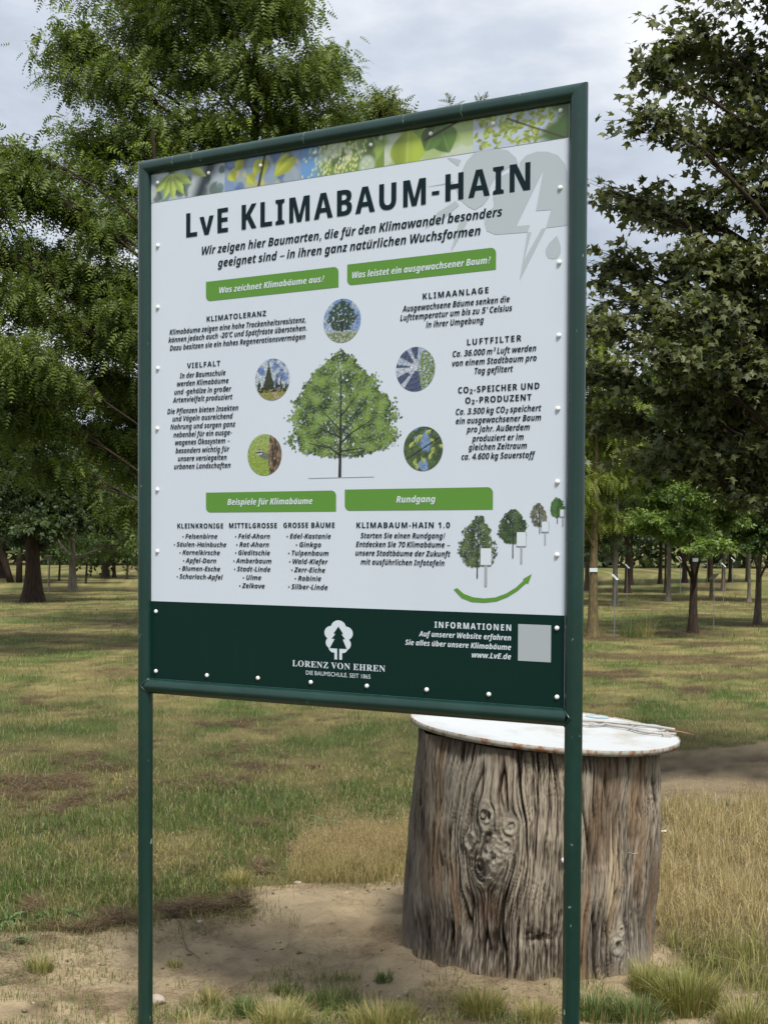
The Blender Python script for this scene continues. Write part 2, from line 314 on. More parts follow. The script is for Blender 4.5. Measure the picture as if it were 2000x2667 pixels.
def lawn():
    # short turf
    x, y, r = scatter(420000, 4.0, 40, 2, 31)
    jx, jy = r.normal(0, .03, len(x)), r.normal(0, .07, len(x))
    d, tl, gd, hy, gr = fields(x + jx, y + jy)
    nn = fbm(x * 2.2, y * 2.2, 3, 12); fine = fbm(x * 9, y * 7, 2, 14)
    inst = np.hypot(x - .575, y - 5.2) < .5
    keep = (d < .5) & (tl < .5) & (gd < .5) & ~inst & (r.uniform(0, 1, len(x)) > hy * .8) & (r.uniform(0, 1, len(x)) < .75 + .9 * fine)
    x, y, hy, gr, nn = x[keep], y[keep], hy[keep], gr[keep], nn[keep]; n = len(x)
    g = np.clip(gr + .35 * nn + r.normal(0, .33, n), 0, 1)
    col = mixc(PAL['tan'], PAL['green'], g) * r.uniform(.6, 1.45, n)[:, None]
    col = mixc(col, (.36, .31, .18), (r.uniform(0, 1, n) < .16) * .8)
    col = mixc(col, (.20, .14, .08), np.clip(hy * 1.1, 0, 1) * (r.uniform(0, 1, n) < .75))
    sc = np.maximum(1, y / 8)
    h = (.036 + .024 * gr + .02 * nn) * r.uniform(.35, 1.35, n) * sc ** .5 * (1 - .45 * hy)
    wd = .0032 * sc ** .9 * r.uniform(.6, 1.4, n)
    P = np.stack([x, y, height(x, y) - .002], -1)
    nr = y < 9.5
    blades('grass', 'short green and straw-coloured meadow grass around the sign', P[nr], h[nr], wd[nr], col[nr], .85, 2, seed=2)
    blades('distant_grass', 'mown grass farther off between the trees', P[~nr], h[~nr], wd[~nr], col[~nr], .8, 1, seed=3)
    # cut hay lying in rows, fine dead stalks on the soil
    x, y, r = scatter(420000, 4.6, 24, 2, 77)
    d, tl, gd, hy, gr = fields(x, y)
    keep = (hy > .25) & (d < .5) & (tl < .5)
    x, y = x[keep], y[keep]; n = len(x)
    col = mixc((.085, .055, .034), (.27, .185, .11), r.uniform(0, 1, n) ** 2)
    P = np.stack([x, y, height(x, y) + r.uniform(.0, .035, n)], -1)
    blades('cut_hay', 'brown cut hay lying in loose rows on the grass', P, r.uniform(.04, .11, n), .003 * np.maximum(1, y / 7), col, .15, 1, flat=1.3, seed=4)
    x, y, r = scatter(70000, 4.2, 9, 2, 78)
    d, tl, gd, hy, gr = fields(x, y); edge = fbm(x * 1.7, y * 1.7, 3, 19)
    keep = (d > .5) & (edge > .05 - .5 * (y > 6.3)) & (np.hypot(x - .575, y - 5.2) > .5)
    x, y = x[keep], y[keep]; n = len(x)
    col = mixc((.16, .115, .07), (.38, .30, .19), r.uniform(0, 1, n))
    P = np.stack([x, y, height(x, y) + .004], -1)
    blades('dead_stalks', 'thin dead stalks strewn over the bare soil', P, r.uniform(.02, .075, n), np.full(n, .0018), col, .1, 1, flat=1.4, seed=5)
    # sparse seedlings on the soil
    x, y, r = scatter(34000, 4.2, 8, 2, 79)
    d, tl, gd, hy, gr = fields(x, y); edge = fbm(x * 2.3 + 4, y * 2.3, 3, 33)
    keep = (d > .5) & (edge > .26 - .25 * (x < -.7)) & (np.hypot(x - .575, y - 5.2) > .53)
    x, y = x[keep], y[keep]; n = len(x)
    col = mixc((.20, .19, .07), (.11, .15, .045), r.uniform(0, 1, n))
    blades('sparse_grass', 'sparse short grass sprouting from the bare soil', np.stack([x, y, height(x, y)], -1), r.uniform(.012, .04, n), np.full(n, .0025), col, .7, 2, seed=6)
lawn()
def in_poly_points(P, n, seed, margin=.12):
    r = np.random.default_rng(seed); A = np.array(P); lo, hi = A.min(0), A.max(0)
    x = r.uniform(lo[0], hi[0], n); y = r.uniform(lo[1], hi[1], n)
    k = inpoly(x + .05 * pn(x * 6, y * 6, 2) + r.normal(0, .075, n), y + .07 * pn(x * 6, y * 6, 9) + r.normal(0, .14, n), P) & (np.hypot(x - .575, y - 5.2) > .5); return x[k], y[k], r
def tall_grass():
    x, y, r = in_poly_points(TALL, 60000, 91); k = (x < .42 * y) & (y > 4.1)
    x, y = x[k], y[k]; n = len(x); g = sstep(5.6, 4.9, y + .25 * fbm(x * 2, y * 2, 2, 3)); clump = fbm(x * 4.5, y * 4.5, 2, 8)
    k = r.uniform(0, 1, n) < .55 + 1.1 * clump; x, y, g, clump = x[k], y[k], g[k], clump[k]; n = len(x)
    col = mixc((.43, .345, .19), (.22, .225, .075), np.clip(g + r.normal(0, .25, n), 0, 1)) * r.uniform(.65, 1.3, n)[:, None]
    P = np.stack([x, y, height(x, y)], -1)
    o = blades('tall_dry_grass', 'tall golden and yellow green grass right of the stump', P, (.11 + .06 * clump) * r.uniform(.4, 1.4, n), np.full(n, .0026), col, .7, 2, seed=9)
    x, y, r = in_poly_points(GOLD, 26000, 92); n = len(x)
    col = mixc((.34, .27, .135), (.20, .205, .07), np.clip(r.normal(.35, .3, n) + (5.9 - y) * .4, 0, 1)) * r.uniform(.7, 1.3, n)[:, None]
    blades('golden_grass', 'fine golden grass left of the stump', np.stack([x, y, height(x, y)], -1), r.uniform(.03, .13, n) * (1 + .5 * fbm(x * 5, y * 5, 2, 4)), np.full(n, .0022), col, .75, 2, seed=10)
    # fuzzy seed heads
    for P_, num, sd_, nm, lb in ((TALL, 2600, 93, 'seed_heads', 'hazy golden seed heads above the tall grass'), (GOLD, 1500, 94, 'fine_seed_heads', 'hazy seed heads above the golden grass')):
        x, y, r = in_poly_points(P_, num, sd_); k = (x < .42 * y) & (y > (4.9 if P_ is TALL else 0)); x, y = x[k], y[k]; n = len(x)
        top = np.stack([x, y, height(x, y) + r.uniform(.08, .17, n)], -1); m = 9
        Q = np.repeat(top, m, 0) + r.normal(0, .013, (n * m, 3)) * np.array([1, 1, 1.7])
        col = mixc((.42, .31, .17), (.36, .25, .17), r.uniform(0, 1, n * m)) * r.uniform(.7, 1.2, n * m)[:, None]
        blades(nm, lb, Q, r.uniform(.006, .014, n * m), np.full(n * m, .0024), col, .9, 1, seed=sd_)
tall_grass()
def fringe():
    FR = [(-0.8882,4.4351), (-0.6428,4.6222), (-0.4024,4.7036), (-0.2540,4.7863), (-0.0427,4.6958), (0.0624,4.4722), (0.2696,4.5229), (0.6343,4.5504), (0.7347,4.6899), (0.9446,4.7652), (1.1334,4.8679), (1.2939,4.5376), (1.1993,3.9558), (-0.7889,3.6592)]
    x, y, r = in_poly_points(FR, 60000, 98); cl = fbm(x * 4, y * 5, 3, 88); k = (y > 4.15) & (r.uniform(0, 1, len(x)) < .12 + 1.6 * cl); x, y, cl = x[k], y[k], cl[k]; n = len(x)
    col = mixc(mixc((.10, .15, .045), (.22, .215, .085), np.clip(r.normal(.5, .4, n), 0, 1)), (.42, .35, .20), (r.uniform(0, 1, n) < .22) * .8) * r.uniform(.7, 1.35, n)[:, None]
    blades('fringe_grass', 'thin ragged grass creeping over the soil along the bottom edge', np.stack([x, y, height(x, y)], -1), (.028 + .03 * cl) * r.uniform(.5, 1.7, n), np.full(n, .0024), col, .95, 2, seed=12)
    x, y, r = scatter(26000, 4.2, 7.2, 2, 83); d, tl, gd, hy, gr = fields(x, y); d2 = fields(x + r.normal(0, .09, len(x)), y + .22 + 0 * y)[0]
    k = (d > .5) & (d2 < .5) & (np.hypot(x - .575, y - 5.2) > .55) & (r.uniform(0, 1, len(x)) < .6); x, y = x[k], y[k]; n = len(x)
    col = mixc((.10, .09, .045), (.33, .27, .15), r.uniform(0, 1, n) ** 1.4)
    blades('border_grass', 'dead and half dry blades thinning out over the edge of the soil', np.stack([x, y, height(x, y)], -1), r.uniform(.02, .07, n), np.full(n, .0022), col, 1.1, 2, seed=13)
fringe()
def litter():
    PL = [(-1.9253,5.5145), (-1.6007,5.4841), (-1.2837,5.4717), (-1.0297,5.5669), (-0.9330,5.6245), (-0.6561,5.4648), (-0.5292,5.7866), (-0.4785,5.7090), (-0.5886,5.3273), (-0.9841,5.3207), (-1.1272,5.1390), (-1.1936,4.9265), (-1.3268,4.7296), (-1.6323,4.6721)]
    x, y, r = in_poly_points(PL, 26000, 101); cl = fbm(x * 5, y * 6, 3, 65); k = (r.uniform(0, 1, len(x)) < .35 + 1.3 * cl); x, y = x[k], y[k]; n = len(x)
    col = mixc(mixc((.07, .05, .032), (.36, .29, .18), r.uniform(0, 1, n) ** 1.6), (.10, .13, .05), (r.uniform(0, 1, n) < .18) * 1.0)
    blades('dead_plant_litter', 'tangle of dead stems and dry leaves along the turf edge at the left', np.stack([x, y, height(x, y) + r.uniform(0, .012, n)], -1), r.uniform(.02, .085, n), r.uniform(.0018, .0045, n), col, .3, 1, flat=1.2, seed=15)
litter()

# ------------------------------------------------------------------ the information sign
SW, ZT, ZB, PR = 1.528922, 2.848161, 2.848161 - 1.72, .0247
SIGN = thing('information_sign', 'large green tube-framed information board with white printed panel in front of the stump', 'sign', (-0.796914, 4.413400, 0), -(0.523205))
def post(x0, sgn):
    n = 40; zs = [-.35, .2, .6, 1.0, 1.4, 1.8, 2.2, 2.6]; vs = []; fs = []
    for z in zs + [None]:
        for k in range(n):
            a = 2 * math.pi * k / n; zz = z if z is not None else ZT + sgn * PR * math.cos(a)
            vs.append((x0 + PR * math.cos(a), PR * math.sin(a), zz))
    for i in range(len(zs)):
        for k in range(n): fs.append((i*n+k, i*n+(k+1)%n, (i+1)*n+(k+1)%n, (i+1)*n+k))
    b = MB(); b.add(vs, fs); return b.build('post', M['paint'], SIGN, True)
post(0, -1); post(SW, 1)
def top_rail():
    n = 40; vs = []; fs = []
    xs = [None, .3, .6, .9, 1.2, 'e']
    for x in xs:
        for k in range(n):
            a = 2 * math.pi * k / n; dz = PR * math.sin(a)
            xx = (0 - dz) if x is None else ((SW + dz) if x == 'e' else x)
            vs.append((xx, -PR * math.cos(a), ZT + dz))
    for i in range(len(xs) - 1):
        for k in range(n): fs.append((i*n+k, i*n+(k+1)%n, (i+1)*n+(k+1)%n, (i+1)*n+k))
    b = MB(); b.add(vs, fs); b.build('top_rail', M['paint'], SIGN, True)
top_rail()
b = MB(); b.tube([(PR * .6, 0, ZB), (.5, 0, ZB), (1.0, 0, ZB), (SW - PR * .6, 0, ZB)], PR, 40, False); b.build('bottom_rail', M['paint'], SIGN, True)
for x0, sg in ((0, 1), (SW, -1)):
    b = MB(); pts = []
    for k in range(33):
        a = 2 * math.pi * k / 32; yy = PR * math.cos(a); pts.append((x0 + sg * math.sqrt(max(PR * PR - yy * yy, 0)) , yy * 1.02, ZB + PR * 1.03 * math.sin(a)))
    b.tube(pts, .0028, 6, False); b.build('weld_bead', M['paint'], SIGN, True)
PX0, PX1, PZ0, PZ1 = PR * .9, SW - PR - .0035, ZB + PR - .001, ZT - PR * .6
b = MB(); b.box(PX0, PX1, 0, .004, PZ0, PZ1); PANEL = b.build('panel', M['white'], SIGN)
ZBAND = 1.412
b = MB(); b.box(PX0 + .0005, PX1 - .0008, -.0005, .0001, PZ0 + .0015, ZBAND); b.build('dark_green_band', M['dgreen'], PANEL)
b = MB(); b.box(.01, SW - .01, .006, .022, ZB + PR * .8, ZB + PR + .03); b.build('backing_bar', M['paint'], SIGN)
